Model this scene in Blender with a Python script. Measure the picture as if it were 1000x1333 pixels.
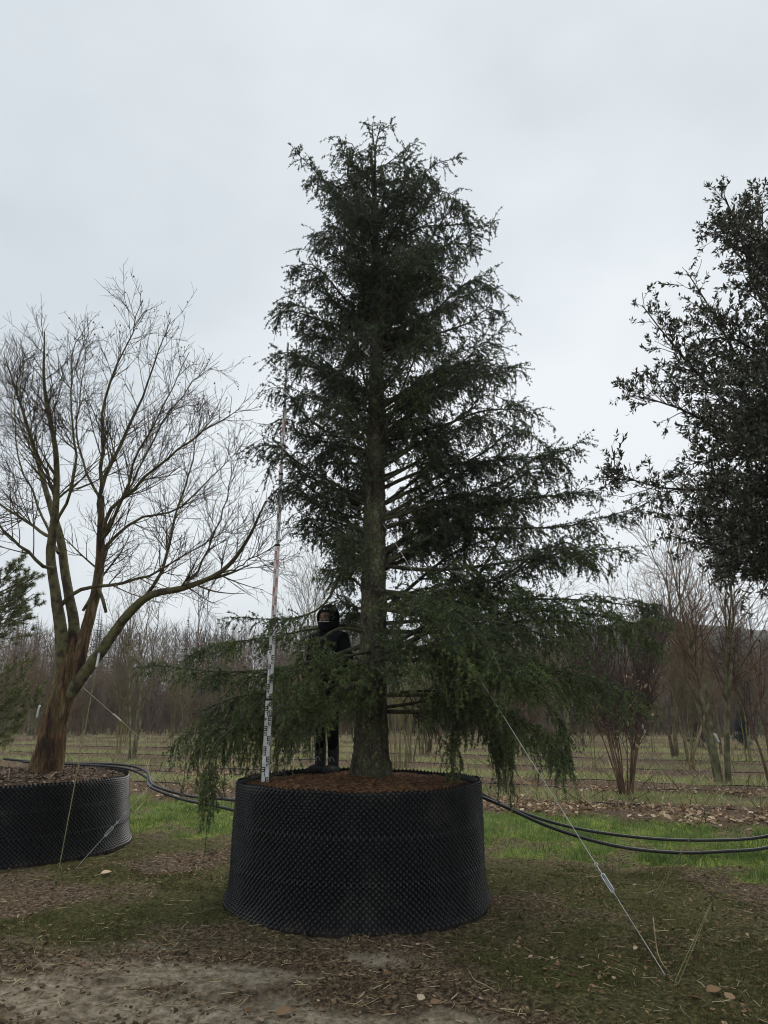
import bpy, math, random
import numpy as np
from mathutils import Vector, Matrix

for o in list(bpy.data.objects):
    bpy.data.objects.remove(o)
sc = bpy.context.scene
COL = sc.collection
RAD = math.radians

# ------------------------------------------------------------------ camera
CAM_H, FPX, PITCH = 1.70, 950.0, math.atan((918 - 666.5) / 950.0)
SP, CP = math.sin(PITCH), math.cos(PITCH)
cd = bpy.data.cameras.new('camera')
cd.sensor_fit = 'HORIZONTAL'; cd.sensor_width = 36.0; cd.lens = 36.0 * FPX / 1000.0
cd.clip_start = 0.05; cd.clip_end = 1000.0
cam = bpy.data.objects.new('camera', cd); COL.objects.link(cam)
cam.location = (0, 0, CAM_H); cam.rotation_euler = (math.pi / 2 + PITCH, 0, 0)
sc.camera = cam

# ------------------------------------------------------------------ sky, sun, exposure
SUN_EL, SUN_AZ = RAD(56), RAD(20)          # azimuth measured from +Y towards +X
w = bpy.data.worlds.new('World'); sc.world = w; w.use_nodes = True
nt = w.node_tree; nt.nodes.clear()
N = lambda t: nt.nodes.new(t)
out = N('ShaderNodeOutputWorld'); bg = N('ShaderNodeBackground'); bg.inputs['Strength'].default_value = 0.1
sky = N('ShaderNodeTexSky'); sky.sky_type = 'NISHITA'; sky.sun_disc = False
sky.sun_elevation = SUN_EL; sky.sun_rotation = SUN_AZ; sky.dust_density = 3.0
geo = N('ShaderNodeTexCoord')
mp = N('ShaderNodeMapping'); mp.inputs['Scale'].default_value = (1.0, 1.0, 1.7)
n1 = N('ShaderNodeTexNoise'); n1.inputs['Scale'].default_value = 1.25; n1.inputs['Detail'].default_value = 5; n1.inputs['Roughness'].default_value = 0.5
rp = N('ShaderNodeValToRGB')
rp.color_ramp.elements[0].position = 0.36; rp.color_ramp.elements[0].color = (4.65, 5.15, 5.55, 1)
rp.color_ramp.elements[1].position = 0.64; rp.color_ramp.elements[1].color = (6.5, 6.85, 7.1, 1)
dot = N('ShaderNodeVectorMath'); dot.operation = 'DOT_PRODUCT'
dot.inputs[1].default_value = (math.cos(SUN_EL) * math.sin(SUN_AZ), math.cos(SUN_EL) * math.cos(SUN_AZ), math.sin(SUN_EL))
mr = N('ShaderNodeMapRange'); mr.inputs[1].default_value = 0.2; mr.inputs[2].default_value = 1.0; mr.inputs[3].default_value = 0.97; mr.inputs[4].default_value = 1.05
mul = N('ShaderNodeVectorMath'); mul.operation = 'SCALE'
mix = N('ShaderNodeMix'); mix.data_type = 'RGBA'; mix.inputs['Factor'].default_value = 0.97
L = nt.links.new
L(geo.outputs['Generated'], mp.inputs['Vector']); L(mp.outputs['Vector'], n1.inputs['Vector'])
L(n1.outputs['Fac'], rp.inputs['Fac']); L(geo.outputs['Generated'], dot.inputs[0]); L(dot.outputs['Value'], mr.inputs[0])
L(rp.outputs['Color'], mul.inputs[0]); L(mr.outputs[0], mul.inputs['Scale'])
L(sky.outputs['Color'], mix.inputs['A']); L(mul.outputs['Vector'], mix.inputs['B'])
L(mix.outputs['Result'], bg.inputs['Color']); L(bg.outputs[0], out.inputs['Surface'])

sd = bpy.data.lights.new('sun', 'SUN'); sd.energy = 1.5; sd.angle = RAD(35); sd.color = (1.0, 0.95, 0.88)
sun = bpy.data.objects.new('sun', sd); COL.objects.link(sun)
sdir = Vector((math.cos(SUN_EL) * math.sin(SUN_AZ), math.cos(SUN_EL) * math.cos(SUN_AZ), math.sin(SUN_EL)))
sun.rotation_euler = sdir.to_track_quat('Z', 'Y').to_euler(); sun.location = (8, 20, 40)

vs = sc.view_settings
vs.view_transform = 'Standard'; vs.look = 'None'; vs.exposure = 0.38; vs.gamma = 1.0; vs.use_curve_mapping = False
sc.cycles.max_bounces = 6; sc.cycles.diffuse_bounces = 3; sc.cycles.glossy_bounces = 2
sc.cycles.transparent_max_bounces = 4; sc.cycles.volume_bounces = 1
sc.cycles.use_adaptive_sampling = False; sc.cycles.use_denoising = True; sc.cycles.denoising_input_passes = 'RGB_ALBEDO_NORMAL'; sc.cycles.denoising_prefilter = 'ACCURATE'
sc.cycles.filter_width = 1.1; sc.cycles.sample_clamp_indirect = 4.0

# ------------------------------------------------------------------ helpers
def PX(px, py, Y):
    """world point seen at photo pixel (px,py) that stands at world depth Y"""
    u = (px - 500.0) / FPX; v = (666.5 - py) / FPX
    t = Y / (CP - v * SP)
    return np.array([t * u, Y, CAM_H + t * (SP + v * CP)])
def GR(px, py, z=0.0):
    """point at height z seen at that pixel"""
    u = (px - 500.0) / FPX; v = (666.5 - py) / FPX
    t = (z - CAM_H) / (SP + v * CP)
    return np.array([t * u, t * (CP - v * SP), z])
def norm(a):
    return a / np.maximum(np.linalg.norm(a, axis=-1, keepdims=True), 1e-9)

def hash2(ix, iy, seed):
    n = (ix.astype(np.int64) * 374761393 + iy.astype(np.int64) * 668265263 + seed * 1442695041) & 0xffffffff
    n = ((n ^ (n >> 13)) * 1274126177) & 0xffffffff
    return ((n ^ (n >> 16)) & 0xffff) / 65535.0
def vnoise(x, y, seed=0):
    x = np.asarray(x, float); y = np.asarray(y, float)
    ix = np.floor(x); iy = np.floor(y); fx = x - ix; fy = y - iy
    fx = fx * fx * (3 - 2 * fx); fy = fy * fy * (3 - 2 * fy)
    a = hash2(ix, iy, seed); b = hash2(ix + 1, iy, seed); c = hash2(ix, iy + 1, seed); d = hash2(ix + 1, iy + 1, seed)
    return (a * (1 - fx) + b * fx) * (1 - fy) + (c * (1 - fx) + d * fx) * fy
def fbm(x, y, seed=0, oct=4, rough=0.5):
    s = 0; a = 1; t = 0
    for k in range(oct):
        s = s + a * vnoise(np.asarray(x) * 2 ** k, np.asarray(y) * 2 ** k, seed + k * 17); t += a; a *= rough
    return s / t
def sstep(a, b, x):
    t = np.clip((x - a) / (b - a), 0, 1); return t * t * (3 - 2 * t)

class MB:
    """collects vertex and face arrays for one mesh"""
    def __init__(s): s.v = []; s.f = []; s.n = 0; s.a = []
    def add(s, V, faces, attr=None):
        V = np.asarray(V, float).reshape(-1, 3)
        s.v.append(V)
        for F in (faces if isinstance(faces, list) else [faces]):
            if len(F): s.f.append(np.asarray(F, np.int64) + s.n)
        if attr is None: attr = np.zeros(len(V))
        s.a.append(np.broadcast_to(np.asarray(attr, float), (len(V),)))
        s.n += len(V); return s
    def mesh(s, name, smooth=False, attr=False):
        V = np.concatenate(s.v).astype(np.float32); me = bpy.data.meshes.new(name)
        me.vertices.add(len(V)); me.vertices.foreach_set('co', V.ravel())
        li = np.concatenate([f.ravel() for f in s.f]).astype(np.int32)
        tot = np.concatenate([np.full(len(f), f.shape[1]) for f in s.f]).astype(np.int32)
        st = np.concatenate([[0], np.cumsum(tot)[:-1]]).astype(np.int32)
        me.loops.add(len(li)); me.loops.foreach_set('vertex_index', li)
        me.polygons.add(len(tot)); me.polygons.foreach_set('loop_start', st)
        try: me.polygons.foreach_set('loop_total', tot)
        except Exception: pass
        if attr:
            at = me.attributes.new('v', 'FLOAT', 'POINT'); at.data.foreach_set('value', np.concatenate(s.a).astype(np.float32))
        me.update(calc_edges=True)
        me.polygons.foreach_set('use_smooth', np.full(len(tot), bool(smooth)))
        return me
    def build(s, name, mat, parent=None, smooth=False, attr=False, kind=None):
        me = s.mesh(name, smooth, attr); me.materials.append(mat)
        o = bpy.data.objects.new(name, me); COL.objects.link(o)
        if parent is not None: o.parent = parent
        if kind: o['kind'] = kind
        return o
    # ---- shapes
    def tubes(s, P, R, sides=5, cap=False, attr=None):
        P = np.asarray(P, float); R = np.asarray(R, float)
        if P.ndim == 2: P = P[None]; R = R[None]
        B, n = P.shape[:2]
        T = norm(np.gradient(P, axis=1))
        mt = norm(T.mean(1)); ref = np.where(np.abs(mt[:, 2:3]) > 0.8, np.array([[1.0, 0.13, 0]]), np.array([[0, 0, 1.0]]))
        U = norm(np.cross(T, ref[:, None, :])); W = np.cross(T, U)
        a = np.arange(sides) * 2 * math.pi / sides
        V = P[:, :, None] + R[:, :, None, None] * (np.cos(a)[None, None, :, None] * U[:, :, None] + np.sin(a)[None, None, :, None] * W[:, :, None])
        b = (np.arange(B) * n * sides)[:, None, None] + (np.arange(n - 1) * sides)[None, :, None]
        k = np.arange(sides)[None, None]; k2 = (k + 1) % sides
        F = np.stack([b + k, b + k2, b + sides + k2, b + sides + k], -1).reshape(-1, 4)
        fl = [F]
        if cap:
            e0 = (np.arange(B) * n * sides)[:, None] + np.arange(sides)[None, ::-1]
            e1 = (np.arange(B) * n * sides)[:, None] + (n - 1) * sides + np.arange(sides)[None]
            fl += [e0, e1]
        if attr is not None: attr = np.repeat(np.asarray(attr, float), n * sides)
        return s.add(V.reshape(-1, 3), fl, attr)
    def strips(s, P, W):
        """narrow strips for hair-thin twigs"""
        P = np.asarray(P, float); B, n = P.shape[:2]; T = norm(np.gradient(P, axis=1))
        U = norm(np.cross(T, norm(np.sin(np.arange(B)[:, None] * np.array([[1.7, 2.9, 4.3]])))[:, None])) * W[..., None]
        V = np.stack([P - U, P + U], 2).reshape(-1, 3); b = (np.arange(B) * n * 2)[:, None] + (np.arange(n - 1) * 2)[None]
        return s.add(V, np.stack([b, b + 1, b + 3, b + 2], -1).reshape(-1, 4))
    def scatter(s, tv, tf, pos, A, B, C, attr=None):
        tv = np.asarray(tv, float); tf = np.asarray(tf); n = len(pos); k = len(tv)
        V = pos[:, None] + tv[None, :, 0:1] * A[:, None] + tv[None, :, 1:2] * B[:, None] + tv[None, :, 2:3] * C[:, None]
        F = (np.arange(n) * k)[:, None, None] + tf[None]
        if attr is not None: attr = np.repeat(attr, k)
        return s.add(V.reshape(-1, 3), F.reshape(-1, tf.shape[1]), attr)
    def box(s, c, size, rot=None):
        h = np.array(size) / 2
        V = np.array([[x, y, z] for x in (-1, 1) for y in (-1, 1) for z in (-1, 1)]) * h
        if rot is not None: V = V @ np.array(rot).T
        return s.add(V + np.array(c), np.array([[0, 1, 3, 2], [4, 6, 7, 5], [0, 4, 5, 1], [2, 3, 7, 6], [0, 2, 6, 4], [1, 5, 7, 3]]))
    def lathe(s, prof, seg=64, center=(0, 0, 0), rfun=None, close=False):
        prof = np.asarray(prof, float); a = np.arange(seg) * 2 * math.pi / seg
        n = len(prof); r = np.repeat(prof[:, 0:1], seg, 1); z = np.repeat(prof[:, 1:2], seg, 1)
        if rfun is not None: r, z = rfun(r, z, a[None, :])
        V = np.stack([r * np.cos(a), r * np.sin(a), z], -1).reshape(-1, 3) + np.array(center)
        k = np.arange(seg); k2 = (k + 1) % seg; rows = np.arange(n if close else n - 1)[:, None]
        r2 = (rows + 1) % n
        F = np.stack([rows * seg + k, rows * seg + k2, r2 * seg + k2, r2 * seg + k], -1).reshape(-1, 4)
        return s.add(V, F)

def tag(o, label, cat, group=None):
    o['label'] = label; o['category'] = cat
    if group: o['group'] = group
    return o
def empty(name, loc, label=None, cat=None, group=None):
    o = bpy.data.objects.new(name, None); COL.objects.link(o); o.location = loc; o.empty_display_size = 0.2
    if label: tag(o, label, cat, group)
    return o
def child(o, parent):
    """parent that keeps the child's world coordinates"""
    o.parent = parent; o.matrix_parent_inverse = Matrix.Translation(parent.location).inverted(); return o
def copy_tree(root):
    c = root.copy(); COL.objects.link(c)
    for ch in root.children:
        k = ch.copy(); COL.objects.link(k); k.parent = c; k.matrix_parent_inverse = ch.matrix_parent_inverse.copy()
    return c

def smooth_path(pts, n):
    """Catmull-Rom through control points, resampled to n points"""
    p = np.asarray(pts, float); p = np.vstack([2 * p[0] - p[1], p, 2 * p[-1] - p[-2]])
    outp = []
    for i in range(1, len(p) - 2):
        t = np.linspace(0, 1, 12, endpoint=False)[:, None]
        a, b, c, d = p[i - 1], p[i], p[i + 1], p[i + 2]
        outp.append(0.5 * ((2 * b) + (-a + c) * t + (2 * a - 5 * b + 4 * c - d) * t ** 2 + (-a + 3 * b - 3 * c + d) * t ** 3))
    q = np.vstack(outp + [p[-2][None]])
    l = np.concatenate([[0], np.cumsum(np.linalg.norm(np.diff(q, axis=0), axis=1))])
    s = np.linspace(0, l[-1], n)
    return np.stack([np.interp(s, l, q[:, k]) for k in range(3)], 1)

def plen(P):
    return np.linalg.norm(np.diff(P, axis=1), axis=2).sum(1)
def sample(P, R, idx, t):
    n = P.shape[1]; f = t * (n - 1); i = np.minimum(f.astype(int), n - 2); w_ = (f - i)[:, None]
    pos = P[idx, i] * (1 - w_) + P[idx, i + 1] * w_
    return pos, norm(P[idx, i + 1] - P[idx, i]), R[idx, i] * (1 - w_[:, 0]) + R[idx, i + 1] * w_[:, 0]
def kids(P, R, rng, dens, t=(0.2, 1.0), ang=(25, 50), Ln=(0.3, 0.6), n=6, trop=0.2, wob=0.12, rf=0.6, rtip=0.0015, rmin=0.002, flat=0.0, fall=0.5, lscale=None):
    """grow side branches from every parent branch; flat=1 keeps them in the horizontal spray plane"""
    cnt = rng.poisson(plen(P) * dens * (t[1] - t[0]))
    idx = np.repeat(np.arange(len(P)), cnt); m = len(idx)
    tt = rng.uniform(t[0], t[1], m)
    pos, T, r = sample(P, R, idx, tt)
    rnd = norm(rng.normal(size=(m, 3))); S = norm(rnd - (rnd * T).sum(1, keepdims=True) * T)
    if flat > 0:
        H = norm(np.cross(T, np.array([[0, 0, 1.0]]))) * np.where(rng.random(m) < 0.5, 1, -1)[:, None]
        S = norm(S * (1 - flat) + H * flat)
    a = np.radians(rng.uniform(ang[0], ang[1], m))[:, None]
    d = np.cos(a) * T + np.sin(a) * S
    ln = rng.uniform(Ln[0], Ln[1], m) * (1 - fall * tt)
    if lscale is not None: ln = ln * lscale[idx]
    Q = np.zeros((m, n, 3)); Q[:, 0] = pos
    for i in range(1, n):
        d = norm(d + np.array([[0, 0, trop / n]]) + rng.normal(size=(m, 3)) * wob)
        Q[:, i] = Q[:, i - 1] + d * (ln / (n - 1))[:, None]
    r0 = np.maximum(np.minimum(r * rf, 0.012 * ln + 0.004), rmin) if True else r
    k = np.linspace(0, 1, n)[None]
    RR = r0[:, None] * (1 - k) + np.minimum(rtip, r0)[:, None] * k
    return Q, RR

# ------------------------------------------------------------------ materials
def mat_new(name):
    m = bpy.data.materials.new(name); m.use_nodes = True
    t = m.node_tree; t.nodes.clear()
    o = t.nodes.new('ShaderNodeOutputMaterial'); b = t.nodes.new('ShaderNodeBsdfPrincipled')
    t.links.new(b.outputs[0], o.inputs[0])
    return m, t, b, o
def ramp(t, stops, tight=1.0):
    stops = [(0.5 + (p - 0.5) * tight, c) for p, c in stops]
    r = t.nodes.new('ShaderNodeValToRGB'); e = r.color_ramp.elements
    while len(e) < len(stops): e.new(0.5)
    for k, (p, c) in enumerate(stops): e[k].position = p; e[k].color = (*c, 1)
    return r
def m_noise(name, stops, scale=8.0, rough=0.9, bump=0.0, bscale=40.0, stretch=(1, 1, 1), detail=5, spec=0.3, dist=0.01, coat=0):
    m, t, b, o = mat_new(name); l = t.links.new
    tc = t.nodes.new('ShaderNodeTexCoord'); mpn = t.nodes.new('ShaderNodeMapping'); mpn.inputs['Scale'].default_value = stretch
    nz = t.nodes.new('ShaderNodeTexNoise'); nz.inputs['Scale'].default_value = scale; nz.inputs['Detail'].default_value = detail
    r = ramp(t, stops, 0.55)
    l(tc.outputs['Object'], mpn.inputs[0]); l(mpn.outputs[0], nz.inputs['Vector']); l(nz.outputs['Fac'], r.inputs[0]); l(r.outputs[0], b.inputs['Base Color'])
    b.inputs['Roughness'].default_value = rough; b.inputs['Specular IOR Level'].default_value = spec
    if bump:
        n2 = t.nodes.new('ShaderNodeTexNoise'); n2.inputs['Scale'].default_value = bscale; n2.inputs['Detail'].default_value = 5
        bp = t.nodes.new('ShaderNodeBump'); bp.inputs['Strength'].default_value = bump; bp.inputs['Distance'].default_value = dist
        l(mpn.outputs[0], n2.inputs['Vector']); l(n2.outputs['Fac'], bp.inputs['Height']); l(bp.outputs[0], b.inputs['Normal'])
    return m
def m_attr(name, stops, rough=0.7, trans=0.0, tcol=None, spec=0.3, big=None, bigscale=1.2):
    """colour from the per-leaf value v; big = (dark,light) slow variation through the crown"""
    m, t, b, o = mat_new(name); l = t.links.new
    at = t.nodes.new('ShaderNodeAttribute'); at.attribute_name = 'v'
    r = ramp(t, stops); l(at.outputs['Fac'], r.inputs[0]); col = r.outputs[0]
    l(col, b.inputs['Base Color']); b.inputs['Roughness'].default_value = rough; b.inputs['Specular IOR Level'].default_value = spec
    if trans:
        tr = t.nodes.new('ShaderNodeBsdfTranslucent'); mx = t.nodes.new('ShaderNodeMixShader'); mx.inputs[0].default_value = trans
        l(col, tr.inputs['Color']); l(b.outputs[0], mx.inputs[1]); l(tr.outputs[0], mx.inputs[2]); l(mx.outputs[0], o.inputs[0])
    return m
M = {}
def plates(m, sc_, stretch, depth, dark):
    """cracked plate pattern on top of a bark material"""
    t = m.node_tree; l = t.links.new; b = t.nodes['Principled BSDF']; src = b.inputs['Base Color'].links[0].from_socket
    tc = t.nodes.new('ShaderNodeTexCoord'); mp_ = t.nodes.new('ShaderNodeMapping'); mp_.inputs['Scale'].default_value = stretch; l(tc.outputs['Object'], mp_.inputs[0])
    nz = t.nodes.new('ShaderNodeTexNoise'); nz.inputs['Scale'].default_value = sc_ * .8; nz.inputs['Detail'].default_value = 3; l(mp_.outputs[0], nz.inputs['Vector'])
    ad = t.nodes.new('ShaderNodeMix'); ad.data_type = 'VECTOR'; ad.inputs['Factor'].default_value = .12; l(mp_.outputs[0], ad.inputs['A']); l(nz.outputs['Color'], ad.inputs['B'])
    vo = t.nodes.new('ShaderNodeTexVoronoi'); vo.feature = 'DISTANCE_TO_EDGE'; vo.inputs['Scale'].default_value = sc_; l(ad.outputs['Result'], vo.inputs['Vector'])
    r = ramp(t, [(0.0, (dark,) * 3), (.10, (.8,) * 3), (.35, (1.25,) * 3)]); l(vo.outputs['Distance'], r.inputs[0])
    mx = t.nodes.new('ShaderNodeMix'); mx.data_type = 'RGBA'; mx.blend_type = 'MULTIPLY'; mx.inputs['Factor'].default_value = 1; l(src, mx.inputs['A']); l(r.outputs[0], mx.inputs['B']); l(mx.outputs['Result'], b.inputs['Base Color'])
    bp = t.nodes.new('ShaderNodeBump'); bp.inputs['Strength'].default_value = .9; bp.inputs['Distance'].default_value = depth; l(r.outputs[0], bp.inputs['Height'])
    if b.inputs['Normal'].links: l(b.inputs['Normal'].links[0].from_socket, bp.inputs['Normal'])
    l(bp.outputs[0], b.inputs['Normal'])
M['cedar_bark'] = m_noise('cedar_bark', [(0.25, (0.0617, 0.0513, 0.0365)), (0.5, (0.1161, 0.1058, 0.0717)), (0.7, (0.1157, 0.1261, 0.0611)), (0.85, (0.2042, 0.1894, 0.1449))], 9, 0.95, 0.9, 34, (1, 1, 0.45), dist=0.02)
M['cedar_limb'] = m_noise('cedar_limb', [(0.3, (0.0367, 0.0315, 0.0231)), (0.55, (0.0735, 0.0693, 0.0441)), (0.75, (0.0788, 0.0924, 0.0367))], 14, 0.95, 0.5, 60)
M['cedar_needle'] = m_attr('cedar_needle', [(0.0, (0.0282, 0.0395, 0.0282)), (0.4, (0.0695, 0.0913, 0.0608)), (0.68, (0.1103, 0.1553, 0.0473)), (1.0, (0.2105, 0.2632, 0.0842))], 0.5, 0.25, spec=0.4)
M['red_bark'] = m_noise('red_bark', [(0.28, (0.05, 0.03, 0.017)), (0.45, (0.165, 0.092, 0.045)), (0.6, (0.13, 0.098, 0.045)), (0.78, (0.28, 0.205, 0.13))], 7, 0.95, 1.0, 26, (1, 1, 0.28), dist=0.025)
plates(M['cedar_bark'], 26, (1, 1, .6), .012, .4); plates(M['red_bark'], 21, (1.0, 1.0, .16), .012, .5)
M['moss_bark'] = m_noise('moss_bark', [(0.3, (0.0543, 0.0414, 0.0285)), (0.5, (0.1089, 0.0951, 0.0491)), (0.68, (0.1313, 0.1295, 0.0531)), (0.85, (0.0882, 0.0790, 0.0514))], 10, 0.95, 0.6, 40)
M['dark_twig'] = m_noise('dark_twig', [(0.3, (0.030, 0.021, 0.018)), (0.7, (0.062, 0.042, 0.034))], 5, 0.9)
M['grey_twig'] = m_noise('grey_twig', [(0.3, (0.1086, 0.0811, 0.0510)), (0.7, (0.1991, 0.1646, 0.0954))], 4, 0.9)
M['olive_bark'] = m_noise('olive_bark', [(0.3, (0.0972, 0.0914, 0.0452)), (0.55, (0.1804, 0.1688, 0.0908)), (0.75, (0.2632, 0.2415, 0.1621))], 5, 0.95, 0.4, 30)
M['brown_twig'] = m_noise('brown_twig', [(0.3, (0.1035, 0.0650, 0.0403)), (0.7, (0.2055, 0.1263, 0.0782))], 4, 0.9)
M['red_twig'] = m_noise('red_twig', [(0.3, (0.0590, 0.0368, 0.0347)), (0.7, (0.1135, 0.0741, 0.0687))], 4, 0.8)
M['yellow_twig'] = m_noise('yellow_twig', [(0.3, (0.16, 0.14, 0.055)), (0.7, (0.27, 0.24, 0.11))], 4, 0.8)
M['wood_far'] = m_noise('wood_far', [(0.3, (0.0926, 0.0697, 0.0546)), (0.7, (0.1788, 0.1272, 0.0968))], 0.25, 0.95)
M['conifer_far'] = m_noise('conifer_far', [(0.3, (0.022, 0.030, 0.026)), (0.7, (0.045, 0.058, 0.046))], 0.4, 0.95)
M['spruce'] = m_attr('spruce', [(0, (0.022, 0.035, 0.040)), (1, (0.06, 0.085, 0.095))], 0.7)
M['pine'] = m_attr('pine', [(0, (0.0640, 0.0807, 0.0308)), (0.6, (0.1543, 0.1709, 0.0628)), (1, (0.2719, 0.2802, 0.1223))], 0.6, 0.2)
M['oak_leaf'] = m_attr('oak_leaf', [(0.0, (0.0166, 0.0203, 0.0130)), (0.6, (0.0603, 0.0697, 0.0414)), (0.88, (0.1166, 0.1203, 0.0803)), (1.0, (0.2189, 0.2289, 0.1591))], 0.42, 0.12, spec=0.45)
M['dry_leaf'] = m_attr('dry_leaf', [(0.0, (0.0516, 0.0287, 0.0147)), (0.4, (0.1966, 0.1131, 0.0553)), (0.75, (0.3537, 0.2368, 0.1342)), (1.0, (0.6413, 0.5069, 0.3532))], 0.8, 0.15)
M['copper_leaf'] = m_attr('copper_leaf', [(0.0, (0.06, 0.022, 0.02)), (1.0, (0.15, 0.06, 0.05))], 0.6, 0.2)
M['grass'] = m_attr('grass', [(0.0, (0.0196, 0.0306, 0.0097)), (0.5, (0.1517, 0.2346, 0.0647)), (0.85, (0.2864, 0.3856, 0.1182)), (1.0, (0.5448, 0.4938, 0.2555))], 0.6, 0.3)
M['moss'] = m_attr('moss', [(0.0, (0.022, 0.026, 0.008)), (0.6, (0.080, 0.088, 0.022)), (0.9, (0.15, 0.14, 0.045)), (1.0, (0.28, 0.21, 0.10))], 0.85, 0.15)
M['straw'] = m_attr('straw', [(0.0, (0.0696, 0.0473, 0.0214)), (0.6, (0.2628, 0.1925, 0.0987)), (1.0, (0.5496, 0.4574, 0.2862))], 0.8)
M['clod'] = m_attr('clod', [(0.0, (0.0390, 0.0256, 0.0148)), (0.7, (0.1388, 0.0954, 0.0559)), (1.0, (0.2673, 0.1915, 0.1158))], 0.95)
M['pot_plastic'] = m_noise('pot_plastic', [(0.3, (0.0030, 0.0032, 0.0038)), (0.62, (0.005, 0.0054, 0.006)), (0.9, (0.012, 0.0115, 0.011))], 3.0, 0.6, spec=0.15)
M['pot_cusp'] = m_noise('pot_cusp', [(0.3, (0.009, 0.0095, 0.0105)), (0.6, (0.012, 0.0125, 0.0135)), (0.9, (0.036, 0.034, 0.031))], 3.0, 0.34, spec=0.42)  # same black plastic, with the highlights on the cusps put into a lighter colour
def muddy(m):
    t = m.node_tree; l = t.links.new; b = t.nodes['Principled BSDF']; src = b.inputs['Base Color'].links[0].from_socket
    tc = t.nodes.new('ShaderNodeTexCoord'); sx = t.nodes.new('ShaderNodeSeparateXYZ'); l(tc.outputs['Object'], sx.inputs[0])
    nz = t.nodes.new('ShaderNodeTexNoise'); nz.inputs['Scale'].default_value = 7.0; nz.inputs['Detail'].default_value = 8; nz.inputs['Roughness'].default_value = .7; l(tc.outputs['Object'], nz.inputs['Vector'])
    ad = t.nodes.new('ShaderNodeMath'); ad.operation = 'MULTIPLY_ADD'; ad.inputs[1].default_value = .55; l(nz.outputs['Fac'], ad.inputs[0]); ng = t.nodes.new('ShaderNodeMath'); ng.operation = 'MULTIPLY'; ng.inputs[1].default_value = -1; l(sx.outputs[2], ng.inputs[0]); l(ng.outputs[0], ad.inputs[2])
    mr_ = t.nodes.new('ShaderNodeMapRange'); mr_.inputs[1].default_value = .24; mr_.inputs[2].default_value = .40; l(ad.outputs[0], mr_.inputs[0])
    mx = t.nodes.new('ShaderNodeMix'); mx.data_type = 'RGBA'; mx.inputs['B'].default_value = (.045, .034, .024, 1); l(mr_.outputs[0], mx.inputs['Factor']); l(src, mx.inputs['A']); l(mx.outputs['Result'], b.inputs['Base Color'])
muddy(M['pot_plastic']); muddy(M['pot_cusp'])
M['soil'] = m_noise('soil', [(0.3, (0.0491, 0.0225, 0.0102)), (0.55, (0.1503, 0.0750, 0.0352)), (0.78, (0.2697, 0.1534, 0.0759))], 22, 0.98, 1.0, 80, dist=0.02, spec=0.1)
M['mulch'] = m_noise('mulch', [(0.3, (0.0252, 0.0154, 0.0097)), (0.55, (0.1120, 0.0745, 0.0474)), (0.8, (0.2574, 0.1794, 0.1188))], 26, 0.98, 1.0, 70, dist=0.02, spec=0.1)
M['hose'] = m_noise('hose', [(0.3, (0.010, 0.011, 0.013)), (0.7, (0.024, 0.026, 0.029))], 3, 0.45, spec=0.5)
M['wire'] = m_noise('wire', [(0.3, (0.42, 0.41, 0.38)), (0.7, (0.60, 0.59, 0.55))], 6, 0.5)
M['steel'] = m_noise('steel', [(0.3, (0.42, 0.44, 0.46)), (0.7, (0.62, 0.64, 0.66))], 30, 0.4); M['steel'].node_tree.nodes['Principled BSDF'].inputs['Metallic'].default_value = 0.6
M['twine'] = m_noise('twine', [(0.3, (0.1193, 0.1141, 0.0456)), (0.7, (0.2151, 0.1993, 0.0939))], 20, 0.85)
M['sleeve'] = m_noise('sleeve', [(0.3, (0.62, 0.62, 0.60)), (0.7, (0.80, 0.80, 0.78))], 10, 0.5)
M['staff_white'] = m_noise('staff_white', [(0.25, (0.55, 0.55, 0.54)), (0.7, (0.74, 0.74, 0.73))], 9, 0.5)
M['staff_black'] = m_noise('staff_black', [(0.3, (0.012, 0.012, 0.013)), (0.7, (0.02, 0.02, 0.02))], 9, 0.6)
M['staff_red'] = m_noise('staff_red', [(0.3, (0.38, 0.03, 0.04)), (0.7, (0.48, 0.06, 0.06))], 9, 0.6)
M['jacket'] = m_noise('jacket', [(0.3, (0.0055, 0.006, 0.007)), (0.7, (0.011, 0.0115, 0.013))], 6, 0.9, 0.6, 9, dist=0.03, spec=0.15)
M['trousers'] = m_noise('trousers', [(0.3, (0.0045, 0.0045, 0.0055)), (0.7, (0.009, 0.009, 0.010))], 6, 0.95, 0.6, 8, dist=0.03, spec=0.12)
M['boot'] = m_noise('boot', [(0.3, (0.016, 0.017, 0.02)), (0.7, (0.04, 0.04, 0.042))], 20, 0.6)
M['skin'] = m_noise('skin', [(0.3, (0.1485, 0.0825, 0.0599)), (0.7, (0.1856, 0.1072, 0.0784))], 12, 0.55)
M['eye'] = m_noise('eye', [(0.3, (0.02, 0.015, 0.012)), (0.7, (0.03, 0.02, 0.016))], 12, 0.2)
M['trim'] = m_noise('trim', [(0.3, (0.42, 0.43, 0.44)), (0.7, (0.55, 0.56, 0.57))], 12, 0.6)
M['stake'] = m_noise('stake', [(0.3, (0.22, 0.16, 0.09)), (0.7, (0.36, 0.28, 0.17))], 6, 0.9, 0.3, 30, (1, 1, 0.2))
M['hill'] = m_noise('hill', [(0.3, (0.0585, 0.0647, 0.0524)), (0.7, (0.1107, 0.1148, 0.0963))], 0.05, 0.95)

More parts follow.
